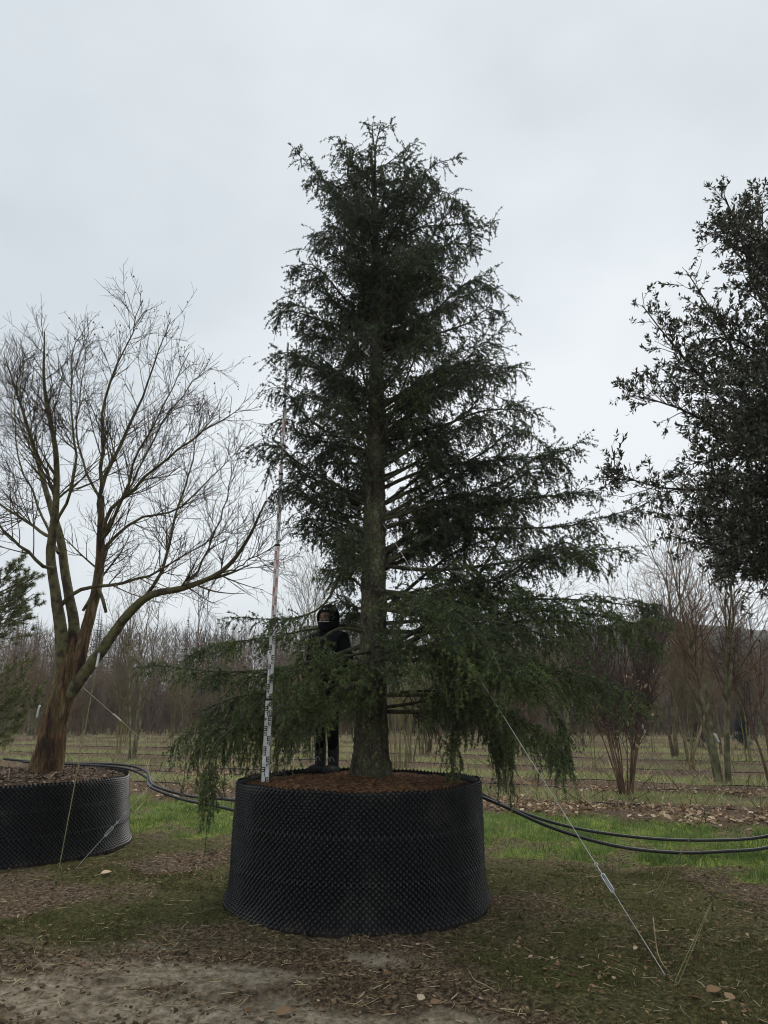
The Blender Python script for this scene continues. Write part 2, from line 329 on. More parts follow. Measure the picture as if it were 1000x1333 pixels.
# ------------------------------------------------------------------ ground
POT = (-0.245, 7.40); POT_R = 1.135; POT_H = 1.02
LPOT = (-4.78, 9.95); LPOT_R = 1.42; LPOT_H = 0.82
RPOT = (5.75, 8.4)
def row_s(x, y): return y + 0.38 * x
def masks(x, y):
    """grass, sand, litter weights of the ground at x,y"""
    s = row_s(x, y) + 1.3 * (fbm(x * 0.7, y * 0.7, 3) - 0.5) + 1.0 * (fbm(x * 3, y * 3, 5, 3) - 0.5)
    g = sstep(9.3, 10.3, s) * (1 - sstep(12.9, 13.6, s)) * (.12 + .88 * sstep(.36, .54, fbm(x * 1.9, y * 1.9, 19, 5, .6)))
    ph = np.mod(s - 13.2, 4.3) / 4.3
    rowm = np.where(s > 13.2, sstep(0.0, 0.06, ph) * (1 - sstep(0.46, 0.56, ph)), 0.0)
    g = np.where(s > 14.0, (1 - rowm) * (0.15 + 0.95 * sstep(.3, .65, fbm(x * 0.6, y * 0.9, 8, 4))), g)
    # foreground track of bare sand at the left
    e = y + 0.9 * (fbm(x * 0.9, y * 0.9, 11) - 0.5) + 0.35 * np.maximum(x + 0.1, 0) * 3.0
    sand = (1 - sstep(5.55, 6.15, e)) * sstep(0.44, 0.60, fbm(x * 1.1 + 4, y * 2.6, 21, 5, .6) + .10 * sstep(5.7, 4.7, y))
    track = 1 - sstep(5.7, 6.3, e)
    moss = (1 - track) * (1 - sstep(9.0, 10.0, s)) * sstep(0.40, 0.60, fbm(x * 0.8 + 9, y * 1.1, 31, 4))
    moss = np.maximum(moss, 0.75 * (1 - track) * sstep(0.2, 1.2, x) * (1 - sstep(6.3, 7.6, y)) * (1 - sstep(8.6, 9.6, s)))
    return g, sand, track, moss, rowm
def ground_h(x, y):
    g, sand, track, moss, rowm = masks(x, y)
    d = np.hypot(x, y); near = 1 - sstep(12, 26, d)
    h = 0.05 * (fbm(x * 0.35, y * 0.35, 41, 3) - 0.5)
    h = h + near * (0.05 * (fbm(x * 2.2, y * 2.2, 43, 4) - 0.5) + 0.045 * (fbm(x * 9, y * 9, 47, 4, 0.6) - 0.5) * (1 - 0.6 * sand))
    h = h + near * track * (0.09 * (fbm(x * 1.3 + y * 0.6, y * 4.2, 53, 4) - 0.5) - 0.02 * sand)
    h = h + near * (1 - g) * 0.03 * (fbm(x * 24, y * 24, 59, 3) - 0.5) * (1 - 0.75 * sand)
    h = h + 0.05 * rowm * near
    return h
angs = np.concatenate([np.linspace(-math.pi, RAD(-33), 40, endpoint=False), np.linspace(RAD(-33), RAD(33), 370, endpoint=False), np.linspace(RAD(33), math.pi, 40, endpoint=False)])
rr = [0.4, 1.2, 2.2, 3.0]
while rr[-1] < 11: rr.append(rr[-1] * 1.0045)
while rr[-1] < 22: rr.append(rr[-1] * 1.008)
while rr[-1] < 185: rr.append(rr[-1] * 1.05)
rr = np.array(rr)
AX = rr[:, None] * np.sin(angs)[None]; AY = rr[:, None] * np.cos(angs)[None]
g_, s_, t_, m_, r_ = masks(AX, AY)
H_ = ground_h(AX, AY)
gm = MB(); na = len(angs); nr = len(rr)
k = np.arange(na); k2 = (k + 1) % na; rows = np.arange(nr - 1)[:, None]
F = np.stack([rows * na + k, (rows + 1) * na + k, (rows + 1) * na + k2, rows * na + k2], -1).reshape(-1, 4)
V = np.stack([AX, AY, H_], -1).reshape(-1, 3)
V = np.vstack([V, [[0, 0, 0]]])
F0 = np.stack([k, k2, np.full(na, len(V) - 1)], -1)
gm.add(V, [F[:, ::-1], F0[:, ::-1]])
def m_ground():
    m, t, b, o = mat_new('ground'); l = t.links.new
    at = t.nodes.new('ShaderNodeVertexColor'); at.layer_name = 'cover'
    at2 = t.nodes.new('ShaderNodeVertexColor'); at2.layer_name = 'soil'
    sp = t.nodes.new('ShaderNodeSeparateColor'); l(at.outputs[0], sp.inputs[0])
    tc = t.nodes.new('ShaderNodeTexCoord')
    def nz(sc_, det=6, rough=0.6):
        n_ = t.nodes.new('ShaderNodeTexNoise'); n_.inputs['Scale'].default_value = sc_; n_.inputs['Detail'].default_value = det; n_.inputs['Roughness'].default_value = rough
        l(tc.outputs['Object'], n_.inputs['Vector']); return n_.outputs['Fac']
    def mixc(f, a, bb):
        x = t.nodes.new('ShaderNodeMix'); x.data_type = 'RGBA'; l(f, x.inputs['Factor']); l(a, x.inputs['A']); l(bb, x.inputs['B']); return x.outputs['Result']
    def rc(f, stops):
        r = ramp(t, stops, 0.62); l(f, r.inputs[0]); return r.outputs[0]
    fine = nz(28, 8, 0.7); mid = nz(5, 6)
    dirt = rc(fine, [(0.3, (0.018, 0.0125, 0.0075)), (0.5, (0.088, 0.063, 0.039)), (0.72, (0.26, 0.19, 0.12))])
    sand = rc(nz(16, 9, 0.72), [(0.26, (0.10, 0.077, 0.050)), (0.5, (0.27, 0.222, 0.155)), (0.74, (0.45, 0.385, 0.285))])
    moss = rc(fine, [(0.3, (0.024, 0.026, 0.009)), (0.55, (0.080, 0.080, 0.024)), (0.75, (0.150, 0.132, 0.050))])
    gras = rc(fine, [(0.3, (0.0613, 0.0872, 0.0147)), (0.55, (0.1781, 0.2489, 0.0341)), (0.75, (0.3467, 0.3467, 0.0819))])
    row = rc(fine, [(0.3, (0.0282, 0.0190, 0.0124)), (0.55, (0.1158, 0.0753, 0.0482)), (0.75, (0.2821, 0.1901, 0.1244))])
    sp2 = t.nodes.new('ShaderNodeSeparateColor'); l(at2.outputs[0], sp2.inputs[0])
    dry = rc(fine, [(0.3, (0.075, 0.066, 0.034)), (0.5, (0.15, 0.135, 0.07)), (0.75, (0.25, 0.215, 0.125))])
    dryf = t.nodes.new('ShaderNodeMath'); dryf.operation = 'MULTIPLY'; dryf.inputs[1].default_value = .7; l(sp2.outputs[2], dryf.inputs[0])
    gras = mixc(dryf.outputs[0], gras, dry)
    c = mixc(sp.outputs[2], dirt, moss)
    c = mixc(sp.outputs[1], c, sand)
    c = mixc(sp2.outputs[0], c, row)
    c = mixc(sp.outputs[0], c, gras)
    l(c, b.inputs['Base Color']); b.inputs['Roughness'].default_value = 0.95; b.inputs['Specular IOR Level'].default_value = 0.15
    bp = t.nodes.new('ShaderNodeBump'); bp.inputs['Strength'].default_value = 0.9; bp.inputs['Distance'].default_value = 0.02
    l(nz(60, 8, 0.75), bp.inputs['Height']); l(bp.outputs[0], b.inputs['Normal'])
    return m
me = gm.mesh('ground', smooth=True)
def vcol(me, name, a, b, c):
    at = me.attributes.new(name, 'FLOAT_COLOR', 'POINT')
    z = np.zeros(1)
    d = np.stack([np.append(a.ravel(), 0), np.append(b.ravel(), 0), np.append(c.ravel(), 0), np.ones(a.size + 1)], -1).astype(np.float32)
    at.data.foreach_set('color', d.ravel())
vcol(me, 'cover', g_, s_, m_); vcol(me, 'soil', r_, t_, sstep(13.6, 15.2, row_s(AX, AY)))
me.materials.append(m_ground())
ground = bpy.data.objects.new('ground', me); COL.objects.link(ground); ground['kind'] = 'structure'

# ------------------------------------------------------------------ far hills, far wood
rng = np.random.default_rng(7)
hx = np.linspace(-20, 150, 70); hy = np.linspace(150, 184, 14)
HX, HY = np.meshgrid(hx, hy)
HZ = 21 * sstep(-20, 60, HX) * sstep(150, 172, HY) * (0.8 + 0.4 * fbm(HX * 0.03, HY * 0.03, 5)) * (1 - 0.35 * sstep(80, 150, HX)) - 0.6
msk = np.hypot(HX, HY) < 1e9
hm = MB(); nx = len(hx)
ii = (np.arange(len(hy) - 1)[:, None] * nx + np.arange(nx - 1)[None]).ravel()
hm.add(np.stack([HX, HY, HZ], -1).reshape(-1, 3), np.stack([ii, ii + 1, ii + nx + 1, ii + nx], -1))
hills = hm.build('hills', M['hill'], smooth=True, kind='structure')

def bare_parts(rng, h, stems, spread, d1=5, d2=7, d3=9, L1=(0.25, 0.45), L2=(0.12, 0.22), L3=(0.05, 0.10), r0=0.02, ang=(22, 45), trop=0.35, base_sp=0.02, twig=0.004):
    """skeleton of a leafless tree of height h: stems, boughs, twigs (arrays)"""
    P = np.zeros((stems, 10, 3)); R = np.zeros((stems, 10))
    for i in range(stems):
        a = rng.uniform(0, 6.28) if stems > 1 else 0
        a = i * 6.283 / max(stems, 1) + rng.uniform(-0.5, 0.5)
        d = np.array([math.cos(a), math.sin(a), 0]) * spread * rng.uniform(0.6, 1.2)
        t = np.linspace(0, 1, 10)[:, None]; hh = h * rng.uniform(0.8, 1.0)
        P[i] = d * base_sp * h / max(spread, 0.01) * 0.5 + d * h * (t ** 1.2) + np.array([0, 0, 1]) * hh * t + rng.normal(size=(10, 3)) * 0.012 * h * t
        P[i, 0, 2] = -0.05
        R[i] = r0 * h * (1 - 0.9 * t[:, 0] ** 0.9) / math.sqrt(max(1, stems) ** 0.7)
        R[i, 0] *= 1.25
    A, RA = kids(P, R, rng, d1 / h * 4 / 1.0, (0.25, 0.95), ang, (L1[0] * h, L1[1] * h), 7, trop, 0.10, 0.62, twig, twig, fall=0.55)
    B, RB = kids(A, RA, rng, d2 / h * 4, (0.15, 1), (25, 55), (L2[0] * h, L2[1] * h), 5, trop, 0.12, 0.6, twig * 0.7, twig * 0.8, fall=0.4)
    C, RC = kids(B, RB, rng, d3 / h * 4, (0.1, 1), (25, 60), (L3[0] * h, L3[1] * h), 4, trop * 0.7, 0.12, 0.6, twig * 0.5, twig * 0.6, fall=0.3)
    return (P, R), (A, RA), (B, RB), (C, RC)

def far_wood():
    rng = np.random.default_rng(21)
    protos = []
    for k_ in range(5):
        protos.append(bare_parts(rng, 1.0 * 12, 1, 0.03, 7, 6, 6, (0.25, 0.45), (0.12, 0.25), (0.06, 0.12), 0.012, (20, 45), 0.4, twig=0.028))
    mb = MB()
    for k_ in range(85):
        pr = protos[rng.integers(5)]
        Y = rng.uniform(74, 112); X = rng.uniform(-0.75, 0.75) * Y
        sc_ = rng.uniform(0.62, 1.05) * (0.8 + 0.25 * math.sin(X * 0.07 + 1)); a = rng.uniform(0, 6.28)
        if X > 18: sc_ *= 0.82
        ca, sa = math.cos(a) * sc_, math.sin(a) * sc_
        for (P_, R_), sd_ in zip(pr, (4, 3, 3, 3)):
            Q = np.stack([P_[..., 0] * ca - P_[..., 1] * sa + X, P_[..., 0] * sa + P_[..., 1] * ca + Y, P_[..., 2] * sc_], -1)
            pick = [0, 3, 6, 9] if P_.shape[1] == 10 else ([0, 2, 4, 6] if P_.shape[1] == 7 else ([0, 2, 4] if P_.shape[1] == 5 else [0, 3]))
            Q = Q[:, pick]; R2 = R_[:, pick]
            mb.tubes(Q, R2 * sc_, sd_)
    n = 80000; Y = rng.uniform(72, 112, n); X = rng.uniform(-.72, .72, n) * Y
    top = (8.2 + 2.6 * fbm(X * .12, Y * .12, 77, 3) + 2.0 * (fbm(X * .5, Y * .5, 78, 2) - .5)) * np.where(X > 18, .82, 1)
    z = top * rng.random(n) ** .7; d = norm(np.stack([rng.normal(size=n) * .45, rng.normal(size=n) * .45, np.full(n, 1.0)], -1)); L_ = rng.uniform(.5, 1.7, n)[:, None]
    s_ = norm(np.cross(d, np.stack([rng.normal(size=n) * .4, np.ones(n), 0 * X], -1))); p = np.stack([X, Y, z], -1); w_ = .02
    mb.add(np.stack([p - s_ * w_, p + s_ * w_, p + d * L_], 1).reshape(-1, 3), np.arange(n)[:, None] * 3 + np.array([[0, 1, 2]]))
    return mb.build('far_wood', M['wood_far'], kind='stuff')
fw = far_wood(); tag(fw, 'hazy band of leafless woodland along the far side of the field', 'woodland')

def far_conifers():
    rng = np.random.default_rng(5); mb = MB()
    for k_ in range(120):
        Y = rng.uniform(118, 140); X = rng.uniform(-0.72, 0.30) * Y
        h = rng.uniform(14.0, 18.0); m_ = 260
        t = rng.random(m_) ** 0.7; a = rng.uniform(0, 6.28, m_); r = (1 - t) * h * 0.19 * rng.uniform(0.5, 1.1, m_) + 0.1
        p0 = np.stack([X + 0 * t, Y + 0 * t, t * h + 0.4], -1)
        d = np.stack([np.cos(a), np.sin(a), -0.35 + 0.5 * t], -1); s_ = np.stack([-np.sin(a), np.cos(a), 0 * a], -1)
        wd = (r * 0.36)[:, None]
        V = np.stack([p0, p0 + d * r[:, None] * 0.6 + s_ * wd, p0 + d * r[:, None], p0 + d * r[:, None] * 0.6 - s_ * wd], 1).reshape(-1, 3)
        mb.add(V, np.arange(m_)[:, None] * 4 + np.array([[0, 1, 2, 3]]))
        mb.tubes(np.array([[X, Y, -0.2], [X, Y, h * 0.5], [X, Y, h + 0.3]]), np.array([0.22, 0.12, 0.02]), 5)
    return mb.build('far_conifers', M['conifer_far'], kind='stuff')
fc = far_conifers(); tag(fc, 'dark spired conifers rising in the haze behind the leafless wood', 'conifers')

def underbrush():
    rng = np.random.default_rng(8); mb = MB(); n = 13000
    Y = rng.uniform(44, 78, n); X = rng.uniform(-0.7, 0.7, n) * Y
    h = rng.uniform(0.8, 3.6, n)
    t = np.linspace(0, 1, 3)
    d = rng.normal(size=(n, 2)) * 0.28
    P = np.stack([X[:, None] + d[:, :1] * h[:, None] * t ** 1.4, Y[:, None] + d[:, 1:] * h[:, None] * t ** 1.4, -0.05 + h[:, None] * t[None]], -1)
    mb.strips(P, np.repeat(np.array([[0.030, 0.022, 0.008]]), n, 0))
    return mb.build('underbrush', M['wood_far'], kind='stuff')
ub = underbrush(); tag(ub, 'low tangle of brown stems at the foot of the far wood', 'brush')

# ------------------------------------------------------------------ nursery trees in the rows
def make_bare(name, skel, mstem, mtwig, label, cat, group=None, sides=(8, 5, 3, 3)):
    root = empty(name, (0, 0, 0), label, cat, group)
    MB().tubes(*skel[0], sides[0]).build('trunk', mstem, root, smooth=True)
    b = MB()
    for (P_, R_), s_ in zip(skel[1:], sides[1:]):
        b.tubes(P_[:, [0, 1, 3]], R_[:, [0, 1, 3]], s_) if P_.shape[1] == 4 else b.tubes(P_, R_, s_)
    b.build('branches', mtwig, root, smooth=True)
    return root
rb = np.random.default_rng(100)
kinds = []
def kindspec(mk, ms, mt, label, name, n=1):
    for _ in range(n):
        kinds.append((mk, ms, mt, label, name))
protos = []
GRP = 'leafless young trees set out in the nursery rows'
specs = [
    ('nursery_tree', dict(h=5.2, stems=1, spread=0.02, r0=0.0065, ang=(22, 40), trop=0.6), 'olive_bark', 'brown_twig', 'slender leafless young tree in the nursery rows before the far wood'),
    ('nursery_tree', dict(h=6.0, stems=1, spread=0.03, r0=0.007, ang=(28, 50), trop=0.5), 'grey_twig', 'grey_twig', 'pale grey leafless young tree in the nursery rows before the far wood'),
    ('nursery_tree', dict(h=4.6, stems=5, spread=0.20, r0=0.009, ang=(20, 42), trop=0.5, base_sp=0.05), 'olive_bark', 'brown_twig', 'leafless many stemmed young tree in the nursery rows before the far wood'),
    ('nursery_shrub', dict(h=2.8, stems=12, spread=0.30, r0=0.010, ang=(18, 40), trop=0.5, base_sp=0.08), 'brown_twig', 'red_twig', 'reddish brown leafless shrub in the nursery rows before the far wood'),
    ('nursery_sapling', dict(h=3.6, stems=3, spread=0.06, r0=0.0075, ang=(16, 34), trop=0.8, base_sp=0.05), 'yellow_twig', 'grey_twig', 'pale yellowish leafless sapling in the nursery rows before the far wood'),
    ('nursery_tree', dict(h=4.0, stems=4, spread=0.25, r0=0.011, ang=(28, 55), trop=0.35, base_sp=0.04), 'olive_bark', 'grey_twig', 'wide low leafless young tree in the nursery rows before the far wood'),
]
for nm, kw, ms, mt, lab in specs:
    sk = bare_parts(rb, d1=5, d2=6, d3=6, twig=0.0055, **kw)
    protos.append(make_bare(nm, sk, M[ms], M[mt], lab, 'shrub' if 'shrub' in nm else ('sapling' if 'sapling' in nm else 'tree'), GRP))
used = [False] * len(protos)
def put(kidx, x, y, rz, s):
    if not used[kidx]: o = protos[kidx]; used[kidx] = True
    else: o = copy_tree(protos[kidx])
    o.location = (x, y, float(ground_h(np.array(x), np.array(y))) - 0.02); o.rotation_euler = (0, 0, rz); o.scale = (s, s, s)
    return o
rn = np.random.default_rng(77)
cnt = 0
for k_ in range(2, 12):
    s0 = 15.2 + 4.3 * k_
    kd = [[4, 5, 4], [2, 5, 4], [0, 1, 4], [3, 3, 2], [1, 5, 4], [3, 0], [2, 3], [0, 3], [1, 2], [3, 3]][k_ - 2]
    x = -0.62 * s0
    while x < 0.62 * s0:
        y = s0 - 0.38 * x
        if abs(x) < 0.60 * y and not (abs(x / y * 950 + 20) < 22 and rn.random() < 0.5):
            put(kd[rn.integers(len(kd))], x + rn.normal() * 0.2, y + rn.normal() * 0.2, rn.uniform(0, 6.28), rn.uniform(0.72, 1.12))
            cnt += 1
        x += rn.uniform(1.5, 3.4) if k_ < 6 else rn.uniform(1.5, 2.5)

# say which of the row trees is which: by kind, by row depth, by what stands in front of it, then by order
ZONES = [(30, 'at the left edge'), (145, 'behind the red barked tree'), (210, 'right of the red barked tree'), (340, 'behind the left cedar boughs'), (460, 'behind the hooded person'), (520, 'behind the cedar trunk'), (640, 'right of the cedar trunk'), (770, 'behind the right cedar boughs'), (860, 'behind the red stemmed shrub'), (960, 'behind the mossy tree'), (9999, 'at the right edge')]
ORD = ['first', 'second', 'third', 'fourth', 'fifth', 'sixth', 'seventh', 'eighth', 'ninth', 'tenth', 'eleventh', 'twelfth']
SHORT = {'slender leafless young': 'slender leafless tree', 'pale grey leafless': 'pale grey leafless tree', 'leafless many stemmed': 'many stemmed leafless tree', 'reddish brown leafless': 'reddish leafless shrub', 'pale yellowish leafless': 'pale yellowish sapling', 'wide low leafless': 'wide low leafless tree'}
fam = {}
for o in COL.objects:
    if o.get('group') == GRP:
        x, y = o.location.x, o.location.y; px_ = 500 + FPX * x / (y * CP + (1.0 - CAM_H) * SP)
        zone = next(zn for lim, zn in ZONES if px_ < lim); dep = 'near' if y < 30 else ('middle' if y < 44 else 'far')
        kd_ = next(v for k0, v in SHORT.items() if o['label'].startswith(k0))
        fam.setdefault((kd_, dep, zone), []).append((px_, o))
for (kd_, dep, zone), lst in fam.items():
    lst.sort(key=lambda e: e[0])
    for i_, (_, o) in enumerate(lst):
        o['label'] = '%s in %s rows %s%s' % (kd_, dep, zone, '' if len(lst) == 1 else ', %s from left' % ORD[min(i_, 11)])
# a few that can be told apart in the nearer rows
def bare_at(name, label, pxy, ms, mt, seed, rot=0, **kw):
    sk = bare_parts(np.random.default_rng(seed), **kw)
    r = make_bare(name, sk, M[ms], M[mt], label, 'shrub' if 'shrub' in name else 'tree')
    g = GR(*pxy); r.location = (g[0], g[1], float(ground_h(g[0:1], g[1:2])[0]) - 0.02); r.rotation_euler = (0, 0, rot)
    return r
bare_at('young_tree', 'leafless pale olive tree forking low, right of the red barked tree', (172, 989), 'olive_bark', 'grey_twig', 301, 0.4, h=6.6, stems=4, spread=0.13, r0=0.0095, d1=4, d2=5, d3=6, ang=(25, 45), trop=0.6, base_sp=0.03, twig=0.006)
bare_at('young_tree', 'tall leafless tree with upright dark shoots behind the left cedar boughs', (248, 962), 'brown_twig', 'dark_twig', 302, 1.0, h=8.6, stems=1, spread=0.02, r0=0.009, d1=6, d2=6, d3=5, ang=(25, 45), trop=0.8, twig=0.010)
bare_at('young_tree', 'leafless tree seen against the sky behind the hooded person', (398, 963), 'grey_twig', 'grey_twig', 303, 2.0, h=10.2, stems=2, spread=0.06, r0=0.008, d1=7, d2=7, d3=7, ang=(30, 50), trop=0.5, twig=0.010)
bare_at('red_stemmed_shrub', 'shrub of many upright red brown stems below the right cedar boughs', (816, 1034), 'brown_twig', 'red_twig', 304, 0.2, h=3.5, stems=17, spread=0.27, r0=0.0125, d1=5, d2=5, d3=5, ang=(15, 32), trop=0.7, base_sp=0.07, twig=0.006)
bare_at('mossy_tree', 'tall leafless mossy tree of several stems at the right edge', (942, 1018), 'olive_bark', 'brown_twig', 305, 2.4, h=6.6, stems=6, spread=0.19, r0=0.015, d1=5, d2=6, d3=7, ang=(22, 48), trop=0.35, base_sp=0.045, twig=0.006)
bare_at('small_shrub', 'small leafless shrub under the drooping cedar bough', (656, 1024), 'olive_bark', 'brown_twig', 306, 0.9, h=2.3, stems=4, spread=0.14, r0=0.018, d1=5, d2=5, d3=5, base_sp=0.06, twig=0.005)
bare_at('young_tree', 'leafless tree with a mossy upright trunk behind the guy wire', (737, 1006), 'olive_bark', 'grey_twig', 307, 0.9, h=5.2, stems=3, spread=0.06, r0=0.014, d1=4, d2=5, d3=5, base_sp=0.03, twig=0.006)
bare_at('yellow_stemmed_shrub', 'yellow stemmed shrub just right of the cedar trunk', (520, 1000), 'yellow_twig', 'yellow_twig', 308, 0.3, h=2.9, stems=9, spread=0.07, r0=0.012, d1=2, d2=3, d3=3, ang=(12, 25), trop=0.6, base_sp=0.12, twig=0.006)
bare_at('young_tree', 'small dark forked leafless tree right of the cedar trunk', (558, 980), 'brown_twig', 'dark_twig', 309, 0.8, h=3.4, stems=4, spread=0.2, r0=0.018, d1=4, d2=4, d3=4, base_sp=0.03, twig=0.006)
bare_at('copper_shrub', 'leafless dark shrub leaning in at the right edge', (1008, 1020), 'brown_twig', 'red_twig', 310, 0.8, h=4.2, stems=5, spread=0.22, r0=0.013, d1=4, d2=5, d3=5, ang=(20, 45), trop=0.3, base_sp=0.05, twig=0.005)
bare_at('young_tree', 'leafless young tree half hidden behind the left pot tree', (38, 958), 'olive_bark', 'brown_twig', 311, 0.8, h=6.2, stems=2, spread=0.08, r0=0.012, d1=5, d2=5, d3=5, twig=0.008)
bare_at('young_tree', 'leafless tree with a wide crown at the far right behind the mossy one', (880, 985), 'grey_twig', 'brown_twig', 312, 0.8, h=7.4, stems=3, spread=0.16, r0=0.012, d1=6, d2=7, d3=7, trop=0.3, twig=0.008)

LEAF_V = np.array([[0, 0, 0], [0.35, 0.24, 0.10], [0.35, -0.24, 0.10], [0.35, 0, 0.02], [0.75, 0.17, 0.12], [0.75, -0.17, 0.12], [1, 0, 0.12]])
LEAF_F = np.array([[0, 3, 1, 1], [0, 2, 3, 3], [1, 3, 6, 4], [2, 5, 6, 3]])
LEAF_F3 = np.array([[0, 3, 1], [0, 2, 3], [1, 3, 4], [3, 6, 4], [2, 5, 3], [3, 5, 6]])
def frames(rng, n, tilt=0.4):
    a = rng.uniform(0, 6.283, n); A = norm(np.stack([np.cos(a), np.sin(a), rng.normal(size=n) * tilt], -1))
    Z = norm(np.stack([rng.normal(size=n) * tilt, rng.normal(size=n) * tilt, np.ones(n)], -1))
    B = norm(np.cross(Z, A)); return A, B, np.cross(A, B)
def hang_leaves(obj_root, n, zr, size, mat, seed, rad, name='dry_leaves'):
    rng = np.random.default_rng(seed)
    br = [c for c in obj_root.children if c.name.startswith('branches')][0]
    co = np.empty(len(br.data.vertices) * 3, np.float32); br.data.vertices.foreach_get('co', co); co = co.reshape(-1, 3)
    co = co[(co[:, 2] > zr[0]) & (co[:, 2] < zr[1])]
    p = co[rng.integers(len(co), size=n)].astype(float)
    A, B, C = frames(rng, n, 0.8); A[:, 2] = -np.abs(A[:, 2]) - 0.3; A = norm(A); B = norm(np.cross(C, A)); C = np.cross(A, B)
    s_ = rng.uniform(0.6, 1.2, n)[:, None] * size
    return MB().scatter(LEAF_V, LEAF_F3, p, A * s_, B * s_, C * s_, rng.random(n)).build(name, M[mat], obj_root, attr=True, kind='stuff')
for o in list(bpy.data.objects):
    if o.name == 'red_stemmed_shrub': hang_leaves(o, 420, (0.7, 2.4), 0.10, 'dry_leaf', 4, 1)
    if o.name == 'copper_shrub': hang_leaves(o, 240, (0.2, 3.6), 0.085, 'copper_leaf', 5, 1, 'copper_leaves')

# ------------------------------------------------------------------ small conifers
def needle_cloud(rng, pos, dirs, size, per, wid):
    """spiky tufts: per needles round every position, leaning along dirs"""
    n = len(pos); p = np.repeat(pos, per, 0)
    d = norm(np.repeat(dirs, per, 0) * 0.55 + norm(rng.normal(size=(n * per, 3))) * 0.9)
    s_ = norm(np.cross(d, norm(rng.normal(size=(n * per, 3)))))
    l_ = size * rng.uniform(0.6, 1.15, n * per)[:, None]
    V = np.stack([p - s_ * wid * 0.5, p + s_ * wid * 0.5, p + d * l_], 1).reshape(-1, 3)
    F = np.arange(n * per)[:, None] * 3 + np.array([[0, 1, 2]])
    return V, F
def small_spruce(px, py, h, label, seed):
    rng = np.random.default_rng(seed); g = GR(px, py)
    root = empty('blue_spruce', (g[0], g[1], 0), label, 'tree')
    MB().tubes(np.array([[0, 0, -0.05], [0, 0, h * 0.5], [0, 0, h]]), np.array([0.05, 0.03, 0.006]), 6).build('trunk', M['brown_twig'], root)
    n = 120; t = rng.random(n) ** 0.8; a = rng.uniform(0, 6.28, n); L_ = (1 - t) * h * 0.33 + 0.06
    P = np.zeros((n, 5, 3)); u = np.linspace(0, 1, 5)
    P[..., 0] = np.cos(a)[:, None] * L_[:, None] * u; P[..., 1] = np.sin(a)[:, None] * L_[:, None] * u
    P[..., 2] = (0.08 * h + t * h * 0.9)[:, None] + L_[:, None] * (0.12 * u - 0.1 * u * u)
    mb = MB()
    idx = np.repeat(np.arange(n), 22); tt = rng.uniform(0.1, 1, len(idx)); pos, T, _ = sample(P, np.ones((n, 5)), idx, tt)
    pos = pos + rng.normal(size=pos.shape) * 0.05 * h * 0.5
    V, F = needle_cloud(rng, pos, T, 0.10, 5, 0.016)
    mb.add(V, F, np.repeat(rng.random(len(V) // 3), 3)); mb.build('crown', M['spruce'], root, attr=True)
small_spruce(916, 972, 2.0, 'small dark blue spruce left of the mossy tree at the right', 61)
small_spruce(972, 975, 1.7, 'small dark blue spruce right of the mossy tree at the right', 62)
small_spruce(610, 948, 1.5, 'small dark spruce far behind the right cedar bough', 63)

def left_pine():
    rng = np.random.default_rng(9); root = empty('pine_tree', (-7.6, 14.2, 0), 'yellowish green pine cut off by the left edge', 'tree')
    h = 4.1
    P = smooth_path([(0, 0, -0.1), (0.1, 0, 1.3), (-0.05, 0.1, 2.6), (0.05, 0, h)], 12); R = np.linspace(0.11, 0.02, 12)
    MB().tubes(P, R, 8).build('trunk', M['olive_bark'], root, smooth=True)
    A, RA = kids(P[None], R[None], rng, 26, (0.22, 1), (50, 85), (0.9, 1.5), 7, 0.5, 0.08, 0.5, 0.006, 0.01, fall=0.45)
    B, RB = kids(A, RA, rng, 9, (0.25, 1), (30, 60), (0.25, 0.5), 5, 0.5, 0.1, 0.6, 0.004, 0.005)
    MB().tubes(A, RA, 5).tubes(B, RB, 3).build('limbs', M['olive_bark'], root, smooth=True)
    idx = np.repeat(np.arange(len(B)), 12); tt = rng.uniform(0.3, 1, len(idx)); pos, T, _ = sample(B, RB, idx, tt)
    V, F = needle_cloud(rng, pos, T, 0.085, 8, 0.009)
    MB().add(V, F, np.repeat(np.repeat(rng.random(len(pos)), 8), 3)).build('crown', M['pine'], root, attr=True)
left_pine()

